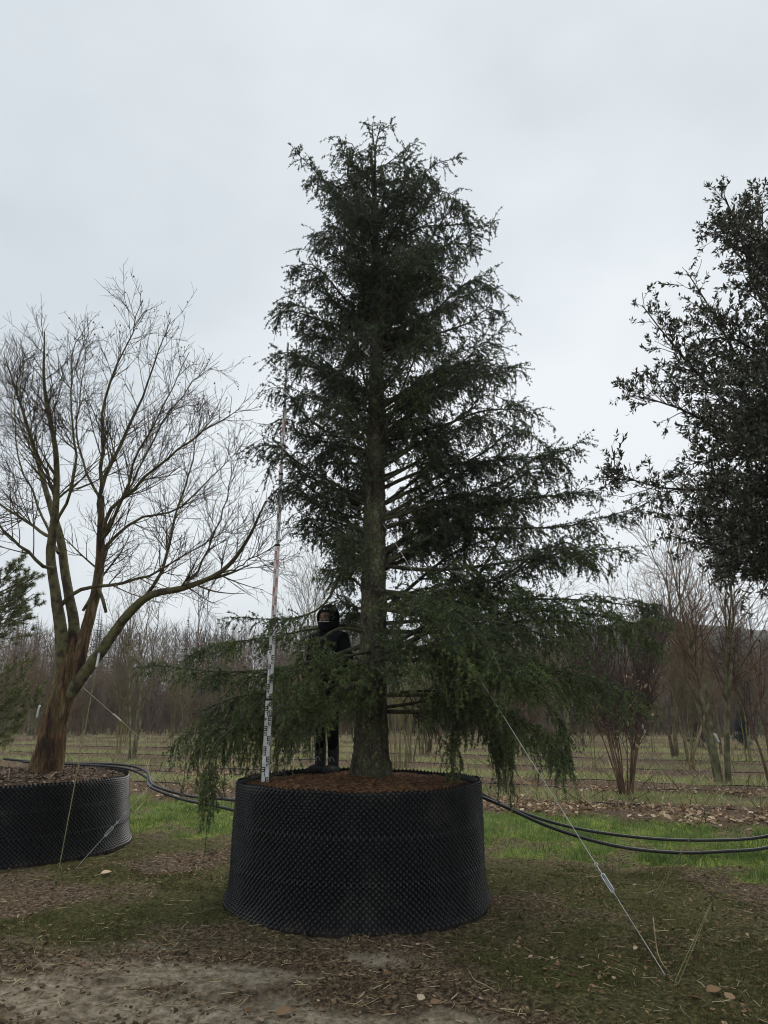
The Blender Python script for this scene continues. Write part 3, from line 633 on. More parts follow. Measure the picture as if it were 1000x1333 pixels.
# ------------------------------------------------------------------ big dimpled pots
def pot(name, cx, cy, R0, H, label, seed, nb=3):
    """open ring of dimpled black plastic sheet, made of stacked panels that lap over each other"""
    rng = np.random.default_rng(seed); root = empty(name, (cx, cy, 0), label, 'planter')
    ph = rng.uniform(0, 6.28, 6)
    def wob(a, z):
        return 0.012 * np.sin(2 * a + ph[0]) + 0.008 * np.sin(5 * a + ph[1] + z * 2) + 0.006 * np.sin(9 * a + ph[2] - z * 4) + 0.004 * np.sin(17 * a + z * 6 + ph[3])
    def rad(z):   # the ring leans out a little towards the foot, where the sheet kicks out
        return R0 + 0.035 * (1 - z / H) + 0.055 * np.exp(-np.maximum(z, 0) / 0.07)
    def zw(a, z): return z + 0.008 * np.sin(3 * a + ph[4]) * (z / H) + 0.004 * np.sin(11 * a + ph[5]) * (z / H)
    step = H / nb
    for b in range(nb):
        z0 = b * step - (0.02 if b else 0.05); z1 = (b + 1) * step + (0.0 if b == nb - 1 else 0.015)
        off = 0.003 * (b % 2)
        zs = np.linspace(z0, z1, 8)
        prof = [(rad(z) + off, z) for z in zs] + [(rad(z) + off - 0.006, z) for z in zs[::-1]]
        mb = MB(); mb.lathe(prof, 160, rfun=lambda r, z, a: (r + wob(a, z), zw(a, z)), close=True)
        pn = mb.build('wall_panel', M['pot_plastic'], root, smooth=True)
        # rows of hollow cusps pressed outwards, staggered row by row
        px_, pz_ = 0.047, 0.0235
        nc = int(2 * math.pi * R0 / px_); zs = np.arange(max(z0, 0.0) + 0.018, z1 - 0.004, pz_)
        q = np.arange(len(zs)); a = (np.arange(nc)[None] + 0.5 * (q[:, None] % 2)) * 2 * math.pi / nc
        z = np.repeat(zs[:, None], nc, 1)
        a = (a + rng.normal(size=a.shape) * 0.0012).ravel(); z = z.ravel() + rng.normal(size=z.size) * 0.0008
        r = rad(z) + off + wob(a, z)
        pos = np.stack([r * np.cos(a), r * np.sin(a), zw(a, z)], -1)
        Nn = np.stack([np.cos(a), np.sin(a), 0 * a], -1); T = np.stack([-np.sin(a), np.cos(a), 0 * a], -1); U = np.repeat([[0, 0, 1.0]], len(a), 0)
        ang = np.arange(5) * math.pi * .4 + math.pi / 2
        tv = np.vstack([np.stack([-0.001 + 0 * ang, np.cos(ang) * 0.0200, np.sin(ang) * 0.0160], -1),
                        np.stack([0.018 + 0.004 * np.sin(ang) * -1, np.cos(ang) * 0.0075, np.sin(ang) * 0.0065], -1)])
        tf4 = np.array([[i, (i + 1) % 5, 5 + (i + 1) % 5, 5 + i] for i in range(5)])
        sc_ = rng.uniform(0.85, 1.1, len(a))[:, None]
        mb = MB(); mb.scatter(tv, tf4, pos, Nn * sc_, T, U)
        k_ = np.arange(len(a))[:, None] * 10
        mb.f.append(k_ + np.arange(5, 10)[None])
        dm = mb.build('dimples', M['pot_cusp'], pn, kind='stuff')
        dm.parent = pn
    # toothed lip along the top edge
    nt_ = int(2 * math.pi * R0 / 0.047); a = np.arange(nt_) * 2 * math.pi / nt_
    pos = np.stack([(rad(H) + off - 0.003 + wob(a, H)) * np.cos(a), (rad(H) + off - 0.003 + wob(a, H)) * np.sin(a), zw(a, H + 0 * a)], -1)
    Nn = np.stack([np.cos(a), np.sin(a), 0 * a], -1); T = np.stack([-np.sin(a), np.cos(a), 0 * a], -1)
    tv = np.array([[-.004, -.016, -.004], [.004, -.016, -.004], [.004, .016, -.004], [-.004, .016, -.004], [-.003, 0, .016], [.006, 0, .014]])
    tf = np.array([[0, 4, 5, 1], [3, 2, 5, 4]])
    mb = MB(); mb.scatter(tv, tf, pos, Nn, T, np.repeat([[0, 0, 1.0]], nt_, 0)); k_ = np.arange(nt_)[:, None] * 6
    mb.f.append(k_ + np.array([[1, 5, 2]])); mb.f.append(k_ + np.array([[0, 3, 4]]))
    mb.build('toothed_rim', M['pot_plastic'], root)
    return root, wob, rad
pot_c, _, _ = pot('tree_pot', POT[0], POT[1], POT_R, POT_H, 'large black dimpled plastic pot holding the tall cedar', 1)
pot_l, _, _ = pot('tree_pot', LPOT[0], LPOT[1], LPOT_R, LPOT_H, 'wide black dimpled plastic pot cut off by the left edge', 2)
pot_r, _, _ = pot('tree_pot', RPOT[0], RPOT[1], 1.15, 0.95, 'black dimpled plastic pot of the broad leaved evergreen at the right', 3)
pot_c['group'] = pot_l['group'] = pot_r['group'] = 'dimpled black tree pots'

def soil_bed(name, c, R, zrim, crown_h, mat, label, seed, edge=0.05):
    n1_, n2_ = 46, 150; r = np.linspace(0, 1, n1_)[1:] ; a = np.arange(n2_) * 2 * math.pi / n2_
    X = (r[:, None] * R) * np.cos(a)[None]; Y = (r[:, None] * R) * np.sin(a)[None]
    def zf(x, y):
        q = np.clip(np.hypot(x, y) / R, 0, 1)
        return zrim - edge + crown_h * (1 - q ** 2) * (0.75 + 0.5 * fbm(x * 1.2 + seed, y * 1.2, seed)) + 0.035 * (fbm(x * 9, y * 9, seed + 2) - 0.5) + 0.03 * (fbm(x * 26, y * 26, seed + 3, 3) - 0.5)
    Z = zf(X, Y)
    V = np.vstack([np.stack([X, Y, Z], -1).reshape(-1, 3), [[0, 0, float(zf(np.array(0.), np.array(0.)))]]])
    k = np.arange(n2_); k2 = (k + 1) % n2_; rw = np.arange(len(r) - 1)[:, None]
    F = np.stack([rw * n2_ + k, (rw + 1) * n2_ + k, (rw + 1) * n2_ + k2, rw * n2_ + k2], -1).reshape(-1, 4)
    # skirt that closes the body down to the ground
    nv = len(V); last = (len(r) - 1) * n2_
    V = np.vstack([V, np.stack([X[-1], Y[-1], np.zeros(n2_) + 0.02], -1)])
    S = np.stack([last + k, nv + k, nv + k2, last + k2], -1)
    mb = MB(); mb.add(V, [F, np.stack([np.full(n2_, nv - 1), k, k2], -1), S])
    o = mb.build(name, mat, smooth=True); o.location = (c[0], c[1], 0); tag(o, label, 'soil')
    return zf
zf_c = soil_bed('potting_soil', POT, POT_R - 0.045, POT_H, 0.08, M['soil'], 'red brown soil mounded round the foot of the cedar', 3, 0.05)
zf_l = soil_bed('bark_mulch', LPOT, LPOT_R - 0.045, LPOT_H, 0.11, M['mulch'], 'dark bark mulch filling the pot at the left edge', 9, 0.03)
soil_bed('potting_soil', RPOT, 1.105, 0.95, 0.05, M['soil'], 'soil in the pot of the broad leaved evergreen at the right', 5, 0.05)
def soil_z(x, y): return float(zf_c(np.array(x - POT[0]), np.array(y - POT[1])))
def mulch_z(x, y): return float(zf_l(np.array(x - LPOT[0]), np.array(y - LPOT[1])))
def chips(name, c, R, zf, n, mat, size, label, seed, cat='mulch'):
    rng = np.random.default_rng(seed); r = np.sqrt(rng.random(n)) * R; a = rng.uniform(0, 6.283, n); x = r * np.cos(a); y = r * np.sin(a)
    A, B, C = frames(rng, n, 0.35); s_ = rng.uniform(0.5, 1.3, n)[:, None] * size
    pos = np.stack([x + c[0], y + c[1], zf(x, y) + 0.004], -1)
    tv = np.array([[-.5, -.18, 0], [.5, -.22, .03], [.55, .2, 0], [-.45, .16, .05], [0, 0, .16]]); tf = np.array([[0, 1, 4], [1, 2, 4], [2, 3, 4], [3, 0, 4]])
    o = MB().scatter(tv, tf, pos, A * s_, B * s_, C * s_, rng.random(n)).build(name, M[mat], attr=True, kind='stuff'); tag(o, label, cat)
M['chip'] = m_attr('chip', [(0, (0.035, 0.022, 0.014)), (0.6, (0.10, 0.065, 0.042)), (0.92, (0.18, 0.13, 0.09)), (1, (0.36, 0.30, 0.21))], 0.9)
M['crumb'] = m_attr('crumb', [(0, (0.05, 0.025, 0.014)), (0.7, (0.12, 0.064, 0.036)), (1, (0.20, 0.12, 0.07))], 0.95)
chips('bark_chips', LPOT, LPOT_R - 0.05, zf_l, 5200, 'chip', 0.055, 'loose bark chips strewn over the mulch of the left pot', 12)
chips('soil_crumbs', POT, POT_R - 0.05, zf_c, 9000, 'crumb', 0.016, 'loose crumbs of soil and peat round the foot of the cedar', 13, 'soil')

# ------------------------------------------------------------------ the cedar
CY = 7.45
TRUNK_PX = [(482, 1004), (483, 960), (484, 900), (486, 820), (487, 740), (488, 640), (490, 520), (490, 400), (489, 300), (487, 250), (485, 218), (482, 198)]
tr_pts = np.array([PX(x, y, CY) for x, y in TRUNK_PX]); tr_pts[0, 2] = soil_z(tr_pts[0, 0], CY) - 0.12
ENV = np.array([(190, 440, 536), (202, 420, 566), (216, 402, 586), (236, 398, 596), (270, 384, 616), (300, 376, 640), (355, 356, 668), (410, 350, 678),
                (460, 338, 686), (510, 325, 698), (560, 322, 725), (600, 320, 745), (640, 335, 755), (670, 362, 792), (700, 380, 808), (735, 385, 812), (760, 430, 820)], float)
env_z = np.array([PX(486, y, CY)[2] for y in ENV[:, 0]])
env_l = np.array([-(PX(x, y, CY)[0] - PX(486, y, CY)[0]) for y, x, _ in ENV]); env_r = np.array([PX(x, y, CY)[0] - PX(486, y, CY)[0] for y, _, x in ENV])
def env(z, side):
    return np.interp(z, env_z[::-1], (env_r if side > 0 else env_l)[::-1])
def trunk_at(z):
    return np.array([np.interp(z, tr_pts[:, 2], tr_pts[:, 0]), np.interp(z, tr_pts[:, 2], tr_pts[:, 1]), z])

def cedar():
    rng = np.random.default_rng(2024)
    base = trunk_at(1.0); root = empty('cedar_tree', (base[0], base[1], base[2]), 'tall dark evergreen cedar growing in the big central pot', 'tree')
    # trunk: flared foot, slow taper, plated bark relief
    n = 420; P = smooth_path(tr_pts, n); seg = 56; a = np.arange(seg) * 2 * math.pi / seg
    z = P[:, 2]; zr = [0.9, 1.05, 1.25, 1.6, 2.2, 3.2, 4.6, 6.2, 7.6, 8.8]; r_ = [0.235, 0.205, 0.172, 0.152, 0.132, 0.120, 0.092, 0.060, 0.028, 0.006]
    R = np.interp(z, zr, r_)
    nn = fbm(a[None] * 6.37 + 0 * z[:, None], z[:, None] * 13 + 0 * a[None], 71, 5, 0.65)
    flute = 1 + 0.06 * np.sin(5 * a[None] + 1.0) * np.exp(-(z[:, None] - 1) / 0.35)
    RR = R[:, None] * flute * (0.86 + 0.30 * nn)
    V = P[:, None] + RR[..., None] * np.stack([np.cos(a), np.sin(a), 0 * a], -1)[None]
    k = np.arange(seg); k2 = (k + 1) % seg; rw = np.arange(n - 1)[:, None]
    F = np.stack([rw * seg + k, rw * seg + k2, (rw + 1) * seg + k2, (rw + 1) * seg + k], -1).reshape(-1, 4)
    child(MB().add(V.reshape(-1, 3), F).build('trunk', M['cedar_bark'], smooth=True), root)
    limbs = []; radii = []; wide = []; droop = []
    nL = 16
    # boughs drawn after the photograph: (pixels, depth), foot radius, spread of the spray, droop
    B = [
        ([(480, 823, 7.45), (440, 819, 7.15), (405, 845, 6.9), (378, 880, 6.75), (366, 905, 6.75)], .034, .9, .35),
        ([(480, 838, 7.5), (420, 858, 7.5), (350, 872, 7.6), (280, 874, 7.6), (205, 866, 7.55)], .040, 1.0, .2),
        ([(482, 726, 7.45), (449, 737, 7.4), (426, 782, 7.35), (395, 802, 7.3), (350, 806, 7.25), (312, 803, 7.2)], .028, .8, .15),
        ([(480, 815, 7.6), (430, 815, 8.15), (350, 830, 8.2), (290, 838, 8.1), (252, 850, 8.0)], .030, .8, .2),
        ([(480, 900, 7.6), (410, 925, 7.65), (345, 948, 7.65), (290, 948, 7.5), (236, 958, 7.4)], .036, .9, 1.5),
        ([(480, 880, 7.5), (440, 890, 7.5), (400, 915, 7.55), (350, 930, 7.6), (290, 940, 7.5)], .032, .9, .8),
        ([(487, 862, 7.35), (520, 850, 6.95), (570, 838, 6.65), (630, 838, 6.4), (690, 868, 6.3)], .038, 1.15, .45),
        ([(485, 872, 7.3), (480, 868, 6.9), (500, 872, 6.5), (545, 868, 6.2)], .030, 1.1, .4),
        ([(484, 868, 7.3), (462, 872, 6.9), (440, 888, 6.55)], .024, .9, .5),
        ([(490, 922, 7.5), (540, 915, 7.4), (580, 903, 7.3), (622, 876, 7.25), (660, 868, 7.2)], .030, .9, .5),
        ([(490, 926, 7.55), (560, 926, 7.6), (635, 915, 7.6), (690, 945, 7.6), (735, 978, 7.55)], .036, 1.0, 1.1),
        ([(490, 905, 7.8), (570, 900, 7.95), (640, 925, 8.0), (668, 975, 8.0)], .032, .9, 1.6),
        ([(487, 852, 7.45), (520, 842, 7.4), (572, 812, 7.35), (612, 766, 7.3), (645, 712, 7.3), (672, 662, 7.3), (700, 622, 7.3)], .048, .8, .2),
        ([(490, 768, 7.5), (540, 780, 7.45), (610, 784, 7.4), (690, 780, 7.4), (770, 782, 7.4), (846, 792, 7.4)], .040, .95, .5),
        ([(490, 822, 7.6), (590, 822, 7.7), (690, 808, 7.7), (780, 815, 7.7), (850, 835, 7.6)], .040, .95, .8),
        ([(490, 745, 7.5), (540, 722, 7.6), (590, 692, 7.7), (660, 688, 7.7), (745, 684, 7.7), (832, 660, 7.7)], .040, .8, .3),
        ([(490, 858, 7.6), (600, 862, 7.5), (700, 872, 7.3), (775, 888, 7.2), (838, 906, 7.1)], .038, .9, .6),
        ([(488, 790, 7.4), (540, 800, 7.0), (610, 805, 6.8), (690, 820, 6.7), (760, 855, 6.7)], .036, 1.05, .6),
        ([(490, 735, 7.5), (560, 742, 7.3), (640, 735, 7.2), (720, 722, 7.2), (812, 712, 7.2)], .036, .9, .5),
        ([(488, 640, 7.5), (560, 610, 7.4), (640, 600, 7.4), (715, 592, 7.4), (752, 580, 7.4)], .034, .85, .3),
        ([(488, 690, 7.5), (570, 668, 7.5), (650, 655, 7.5), (720, 645, 7.5), (772, 640, 7.5)], .034, .8, .3),
        ([(490, 880, 7.7), (580, 872, 8.0), (680, 880, 8.3), (770, 910, 8.4)], .036, .95, .9),
        ([(490, 905, 7.4), (560, 905, 7.1), (620, 910, 6.95), (680, 940, 6.9), (720, 968, 6.9)], .034, .9, 1.0),
        ([(480, 930, 7.6), (400, 905, 7.8), (320, 905, 7.9), (250, 930, 7.9)], .032, .9, 1.3),
        ([(486, 800, 7.6), (520, 790, 8.0), (600, 770, 8.5), (690, 770, 8.9)], .034, 1.0, .5),
        ([(486, 810, 7.6), (470, 800, 8.1), (440, 815, 8.6), (400, 830, 9.0)], .030, .7, .5),
        ([(482, 862, 7.35), (445, 872, 7.0), (405, 880, 6.8), (378, 900, 6.7)], .026, .95, .45),
        ([(483, 848, 7.3), (440, 858, 6.9), (405, 880, 6.7), (380, 915, 6.65)], .022, .95, .4),
        ([(483, 890, 7.3), (455, 900, 6.95), (428, 922, 6.75), (408, 955, 6.7)], .020, 1.0, .5),
        ([(484, 905, 7.3), (470, 912, 6.9), (455, 930, 6.7)], .018, .8, .6),
        ([(490, 840, 7.3), (540, 842, 6.8), (600, 850, 6.4), (660, 872, 6.2), (720, 905, 6.2)], .028, 1.1, .5),
        ([(482, 885, 7.4), (440, 905, 7.1), (400, 925, 6.95), (372, 950, 6.9)], .024, .8, .8),
        ([(305, 946, 7.35), (278, 972, 7.2), (272, 1008, 7.15), (277, 1036, 7.1)], .016, .8, 1.3),
        ([(600, 912, 7.8), (638, 940, 7.75), (655, 985, 7.7)], .018, .9, 1.3),
        ([(690, 898, 7.3), (728, 935, 7.3), (738, 980, 7.3)], .018, .9, 1.3),
        ([(620, 882, 7.25), (594, 930, 7.3), (586, 980, 7.3)], .018, .8, 1.3),
        ([(490, 848, 7.5), (580, 850, 7.1), (670, 862, 6.9), (750, 880, 6.9), (815, 905, 6.9)], .032, 1.0, .7),
        ([(490, 812, 7.5), (590, 805, 7.3), (690, 795, 7.2), (770, 800, 7.1), (838, 815, 7.1)], .032, 1.0, .7),
        ([(488, 768, 7.35), (535, 775, 6.7), (595, 800, 6.2), (650, 850, 5.95)], .032, 1.0, .6),
        ([(489, 300, 7.45), (450, 265, 7.4), (410, 222, 7.4), (384, 197, 7.4)], .016, .45, .2),
        ([(489, 290, 7.45), (530, 250, 7.4), (565, 215, 7.4), (596, 206, 7.4)], .016, .45, .2),
        ([(487, 225, 7.45), (515, 205, 7.4), (545, 182, 7.4)], .010, .4, .2),
        ([(489, 380, 7.45), (550, 340, 7.4), (605, 305, 7.4), (640, 292, 7.4)], .018, .5, .2),
    ]
    T0 = {0: .42, 1: .26, 2: .52, 3: .45, 12: .45}; t0s = []
    for i_, (pts, r0, wd, dr) in enumerate(B):
        t0s.append(T0.get(i_, .18))
        Q = smooth_path([PX(*p) for p in pts], nL); limbs.append(Q); radii.append(np.linspace(1, 0, nL) ** 1.25 * (r0 * .7 - .004) + .004); wide.append(wd); droop.append(dr)
    nh = len(B)
    # the rest of the crown: limbs all round the trunk, rising then arching over, filling the outline
    phi = 0.0; nproc = 195
    for i in range(nproc):
        q = (i + rng.random()) / nproc
        zt = env_z[0] - 0.05 - (env_z[0] - env_z[-2]) * q ** 0.86
        phi += 2.399 + rng.normal() * 0.25
        c, s_ = math.cos(phi), math.sin(phi)
        rx = env(zt, c); ry = 0.5 * (env(zt, 1) + env(zt, -1)) * 0.92
        Lh = rx * ry / math.hypot(ry * c, rx * s_) if rx > 0 else 0.3
        Lh *= rng.uniform(0.74, 0.95)
        if s_ < -0.62 and 0.35 < q and rng.random() < 0.72: continue
        if rng.random() < 0.18: Lh *= rng.uniform(0.55, 0.85)
        rise = (0.70 - 0.34 * min(1, q * 1.2)) * Lh * rng.uniform(0.55, 1.35)
        zb = max(zt - rise, 2.05); tb = trunk_at(zb)
        tip = trunk_at(zt) * [1, 1, 0] + np.array([c * Lh, s_ * Lh, zt])
        mid = tb + np.array([c * Lh * 0.55, s_ * Lh * 0.55, rise * 0.66 + 0.05 * Lh]) + rng.normal(size=3) * 0.08
        m2 = tb + np.array([c * Lh * 0.82, s_ * Lh * 0.82, rise * 1.02 + 0.04 * Lh]) + rng.normal(size=3) * 0.04
        Q = smooth_path([tb, mid, m2, tip], nL); limbs.append(Q)
        radii.append(np.linspace(0.008 + 0.008 * Lh, 0.003, nL)); wide.append(rng.uniform(.55, .85)); droop.append(0.55 - 0.1 * q); t0s.append(.05 + .13 * min(1, q * 1.6) * rng.uniform(.4, 1.4))
    P = np.array(limbs); R = np.array(radii); wide = np.array(wide); droop = np.array(droop); LL = plen(P)
    PT = np.array([[np.interp(np.linspace(t0, 1, nL), np.linspace(0, 1, nL), P[i, :, k]) for k in range(3)] for i, t0 in enumerate(t0s)]).transpose(0, 2, 1)
    RT = np.array([np.interp(np.linspace(t0, 1, nL), np.linspace(0, 1, nL), R[i]) for i, t0 in enumerate(t0s)])
    for i in range(len(P)):
        child(MB().tubes(P[i], R[i], 7).build('limb', M['cedar_limb'], smooth=True), root)
    # flat sprays of side branches, then hanging branchlets
    S1, RS1, S2, RS2 = [], [], [], []
    for dr_lo, dr_hi in ((0, 0.42), (0.42, 0.75), (0.75, 1.2), (1.2, 3)):
        m = (droop >= dr_lo) & (droop < dr_hi)
        if not m.any(): continue
        dr = droop[m].mean()
        a_, ra = kids(PT[m], RT[m], rng, 26 if (dr < .42 or dr > .5) else 21, (0.0, 0.995), (32, 66), (0.26, 0.68), 7, -0.5 - 0.9 * dr, 0.07, 0.45, 0.002, 0.003, flat=0.84 if dr < 0.42 else 0.62, fall=0.45, lscale=wide[m] * np.clip(LL[m] / 1.7, 0.5, 1.15))
        S1.append(a_); RS1.append(ra)
        b_, rb_ = kids(a_, ra, rng, 20, (0.08, 1.0), (32, 68), (0.06, 0.24 + 0.10 * dr), 5, -0.8 - 1.2 * dr, 0.08, 0.55, 0.0012, 0.0018, flat=0.45, fall=0.35)
        S2.append(b_); RS2.append(rb_)
        if dr > 0.9:     # long strings hanging from the ends of the lowest boughs
            h_, rh = kids(PT[m], RT[m], rng, 16, (0.35, 1.0), (50, 90), (0.3, 0.62), 7, -9.0, 0.06, 0.45, 0.002, 0.003, flat=0.4, fall=0.1)
            S1.append(h_); RS1.append(rh)
            b_, rb_ = kids(h_, rh, rng, 22, (0.1, 1.0), (25, 55), (0.06, 0.2), 5, -3.0, 0.08, 0.55, 0.0012, 0.0018, fall=0.3)
            S2.append(b_); RS2.append(rb_)
    # leading shoots straight off the limbs
    b_, rb_ = kids(PT, RT, rng, 14, (0.15, 1.0), (30, 65), (0.07, 0.2), 5, -0.5, 0.08, 0.55, 0.0012, 0.0018, flat=0.5, fall=0.2)
    S2.append(b_); RS2.append(rb_)
    b_, rb_ = kids(P[nh:], R[nh:], rng, 2.2, (0.93, 1.0), (5, 25), (0.10, 0.28), 5, -0.3, 0.06, 0.8, 0.0012, 0.003, flat=0.5, fall=0.0)
    S2.append(b_); RS2.append(rb_)
    S1 = np.concatenate(S1); RS1 = np.concatenate(RS1); S2 = np.concatenate(S2); RS2 = np.concatenate(RS2)
    child(MB().tubes(S1[:, ::2], RS1[:, ::2], 3).strips(S2[:, ::2], RS2[:, ::2] * 1.3).build('branchlets', M['cedar_limb'], smooth=True, kind='stuff'), root)
    # needle tufts
    l2 = plen(S2); cnt2 = np.maximum(2, np.round(l2 / 0.0185).astype(int)); idx = np.repeat(np.arange(len(S2)), cnt2)
    pos, T, _ = sample(S2, RS2, idx, rng.uniform(0.05, 1, len(idx)))
    l1 = plen(S1); cnt1 = np.round(l1 / 0.045).astype(int); id1 = np.repeat(np.arange(len(S1)), cnt1)
    p1, T1, _ = sample(S1, RS1, id1, rng.uniform(0.15, 1, len(id1)))
    pos = np.vstack([pos, p1]); T = np.vstack([T, T1])
    print('cedar tufts', len(pos), 'side', len(S1), 'branchlets', len(S2))
    maxn = 265000
    if len(pos) > maxn:
        sel = rng.permutation(len(pos))[:maxn]; pos = pos[sel]; T = T[sel]
    up = T + np.array([[0, 0, 0.35]])
    V, F = needle_cloud(rng, pos, norm(up), 0.029, 4, 0.0095)
    lit_tone = np.clip(0.36 + 0.30 * (1 - sstep(1.9, 4.2, pos[:, 2])) + 0.35 * (vnoise(pos[:, 0] * 3 + 40, pos[:, 2] * 3 + pos[:, 1] * 2, 9) - 0.5) + rng.normal(size=len(pos)) * 0.17, 0, 1)  # lower boughs greener, and the open-sky light on them put into a lighter colour
    lit_tone = np.clip(np.repeat(lit_tone, 4) + rng.normal(size=len(pos) * 4) * 0.1, 0, 1)
    child(MB().add(V, F, np.repeat(lit_tone, 3)).build('crown', M['cedar_needle'], attr=True), root)
cedar()

# ------------------------------------------------------------------ the leafless tree in the left pot
def red_tree():
    rng = np.random.default_rng(31); Y0 = 9.95
    b0 = PX(62, 1000, Y0); zb = mulch_z(b0[0], b0[1])
    root = empty('bare_tree', (b0[0], b0[1], zb), 'leafless leaning tree with flaking red brown bark in the left pot', 'tree')
    def path(pts, n): return smooth_path([PX(x, y, Y0 + d) for x, y, d in pts], n)
    def trunk(pts, rads, mat, n=90, seg=28, rel=0.16, sd_=1):
        P = path(pts, n); R = np.interp(np.linspace(0, 1, n), np.linspace(0, 1, len(rads)), rads); a = np.arange(seg) * 2 * math.pi / seg
        lz = np.linspace(0, 1, n)[:, None] * np.linalg.norm(np.diff(P, axis=0), axis=1).sum()
        RR = R[:, None] * (1 - rel * 0.5 + rel * fbm(a[None] * 5.1 + 0 * lz, lz * 5.0 + 0.6 * a[None], sd_, 5, 0.62) + 0.05 * np.sin(3 * a[None] + lz * 1.2))
        T = norm(np.gradient(P, axis=0)); U = norm(np.cross(T, np.array([[0, 1.0, 0]]))); W = np.cross(T, U)
        V = P[:, None] + RR[..., None] * (np.cos(a)[None, :, None] * U[:, None] + np.sin(a)[None, :, None] * W[:, None])
        k = np.arange(seg); k2 = (k + 1) % seg; rw = np.arange(n - 1)[:, None]
        F = np.stack([rw * seg + k, rw * seg + k2, (rw + 1) * seg + k2, (rw + 1) * seg + k], -1).reshape(-1, 4)
        child(MB().add(V.reshape(-1, 3), F).build('trunk' if mat == 'red_bark' and sd_ == 1 else 'stem', M[mat], smooth=True), root)
        return P, R
    trunk([(58, 1012, 0), (64, 985, 0), (74, 935, 0), (86, 885, 0), (92, 850, 0), (95, 825, 0)], [.23, .180, .158, .155, .12, .05], 'red_bark', 170, 64, 0.24, 1)
    stems = [
        trunk([(84, 880, 0), (80, 825, -.05), (73, 775, -.1), (66, 725, -.1), (69, 690, -.15), (73, 646, -.2), (72, 585, -.3), (58, 505, -.4), (58, 432, -.5)], [.10, .082, .066, .058, .045, .036, .028, .019, .008], 'moss_bark', 90, 20, .18, 2),
        trunk([(92, 880, .05), (97, 820, .1), (90, 775, .15), (84, 740, .2), (78, 700, .3), (60, 640, .5), (46, 590, .7), (28, 530, .9), (8, 470, 1.1)], [.095, .072, .062, .056, .040, .030, .024, .016, .007], 'moss_bark', 90, 20, .18, 3),
        trunk([(98, 885, 0), (110, 830, 0), (124, 775, 0), (130, 735, 0), (131, 700, 0), (132, 646, 0)], [.095, .080, .068, .062, .050, .040], 'red_bark', 120, 32, .2, 4),
        trunk([(90, 905, -.05), (108, 880, -.1), (132, 848, -.2), (165, 802, -.3), (196, 775, -.4), (240, 765, -.5), (288, 744, -.6), (320, 706, -.7), (346, 652, -.8)], [.085, .075, .066, .056, .044, .034, .028, .020, .008], 'moss_bark', 100, 18, .12, 5),
    ]
    more = [
        ([(131, 690, 0), (133, 630, .1), (155, 585, .15), (187, 513, .2), (205, 462, .25), (222, 415, .3)], .055),
        ([(131, 680, 0), (133, 592, -.1), (135, 531, -.2), (151, 477, -.25), (176, 420, -.3), (184, 390, -.35)], .050),
        ([(132, 700, 0), (145, 664, -.1), (187, 624, -.3), (223, 592, -.5), (274, 556, -.7), (318, 530, -.9)], .045),
        ([(131, 725, 0), (150, 700, .2), (180, 675, .4), (230, 664, .7), (274, 620, .9), (312, 585, 1.1)], .038),
        ([(78, 790, 0), (95, 772, -.1), (130, 763, -.25), (190, 752, -.4), (240, 722, -.6), (300, 690, -.8)], .045),
        ([(165, 802, -.3), (200, 762, -.2), (216, 728, -.1), (232, 660, .1), (250, 600, .2), (262, 540, .3)], .042),
        ([(68, 700, -.1), (50, 690, .2), (22, 671, .4), (-10, 650, .6), (-60, 600, .8)], .040),
        ([(70, 740, -.1), (52, 735, -.4), (20, 705, -.7), (-15, 672, -1.0), (-70, 640, -1.3)], .042),
        ([(70, 690, -.1), (90, 640, -.4), (98, 590, -.6), (92, 520, -.8), (95, 450, -1.0), (110, 430, -1.1)], .036),
        ([(73, 646, -.2), (52, 600, -.5), (30, 540, -.9), (5, 460, -1.3)], .030),
        ([(132, 660, 0), (112, 610, .5), (100, 560, .8), (108, 490, 1.1), (118, 440, 1.3)], .034),
        ([(131, 705, 0), (158, 650, -.6), (180, 590, -1.0), (215, 520, -1.3), (245, 460, -1.5)], .036),
        ([(240, 765, -.5), (262, 735, -.2), (280, 690, .1), (296, 640, .3), (310, 590, .4)], .026),
        ([(288, 744, -.6), (306, 742, -.7), (325, 728, -.8), (352, 716, -.9)], .018),
        ([(131, 705, 0), (165, 640, .6), (205, 560, 1.0), (250, 500, 1.3), (285, 470, 1.5)], .034),
        ([(76, 720, 0), (50, 660, .9), (25, 600, 1.3), (20, 520, 1.6), (32, 450, 1.8)], .034),
    ]
    P = [np.array([np.interp(np.linspace(0.35, 1, 14), np.linspace(0, 1, len(p)), p[:, k]) for k in range(3)]).T for p, _ in stems]
    R = [np.interp(np.linspace(0.35, 1, 14), np.linspace(0, 1, len(r)), r) for _, r in stems]
    nst = len(P)
    for pts, r0 in more:
        Q = path(pts, 14) + np.concatenate([np.zeros((1, 3)), rng.normal(size=(13, 3)) * 0.012]); P.append(Q); R.append(np.linspace(r0 * .66, 0.004, 14))
        child(MB().tubes(Q, R[-1], 9).build('limb', M['moss_bark'], smooth=True), root)
    P = np.array(P); R = np.array(R)
    A, RA = kids(P, R, rng, 10.5, (0.2, 0.98), (24, 54), (0.6, 1.45), 9, 0.35, 0.05, 0.42, 0.003, 0.005, fall=0.72)
    B, RB = kids(A, RA, rng, 8, (0.12, 1), (25, 55), (0.25, 0.7), 7, 0.3, 0.06, 0.6, 0.0024, 0.0035, fall=0.35)
    C, RC = kids(B, RB, rng, 7.5, (0.1, 1), (25, 60), (0.08, 0.26), 5, 0.25, 0.1, 0.7, 0.0018, 0.0024, fall=0.3)
    C2, RC2 = kids(A, RA, rng, 3.0, (0.3, 1), (30, 65), (0.08, 0.25), 5, 0.25, 0.1, 0.7, 0.0018, 0.0024, fall=0.3)
    print('red tree', len(A), len(B), len(C))
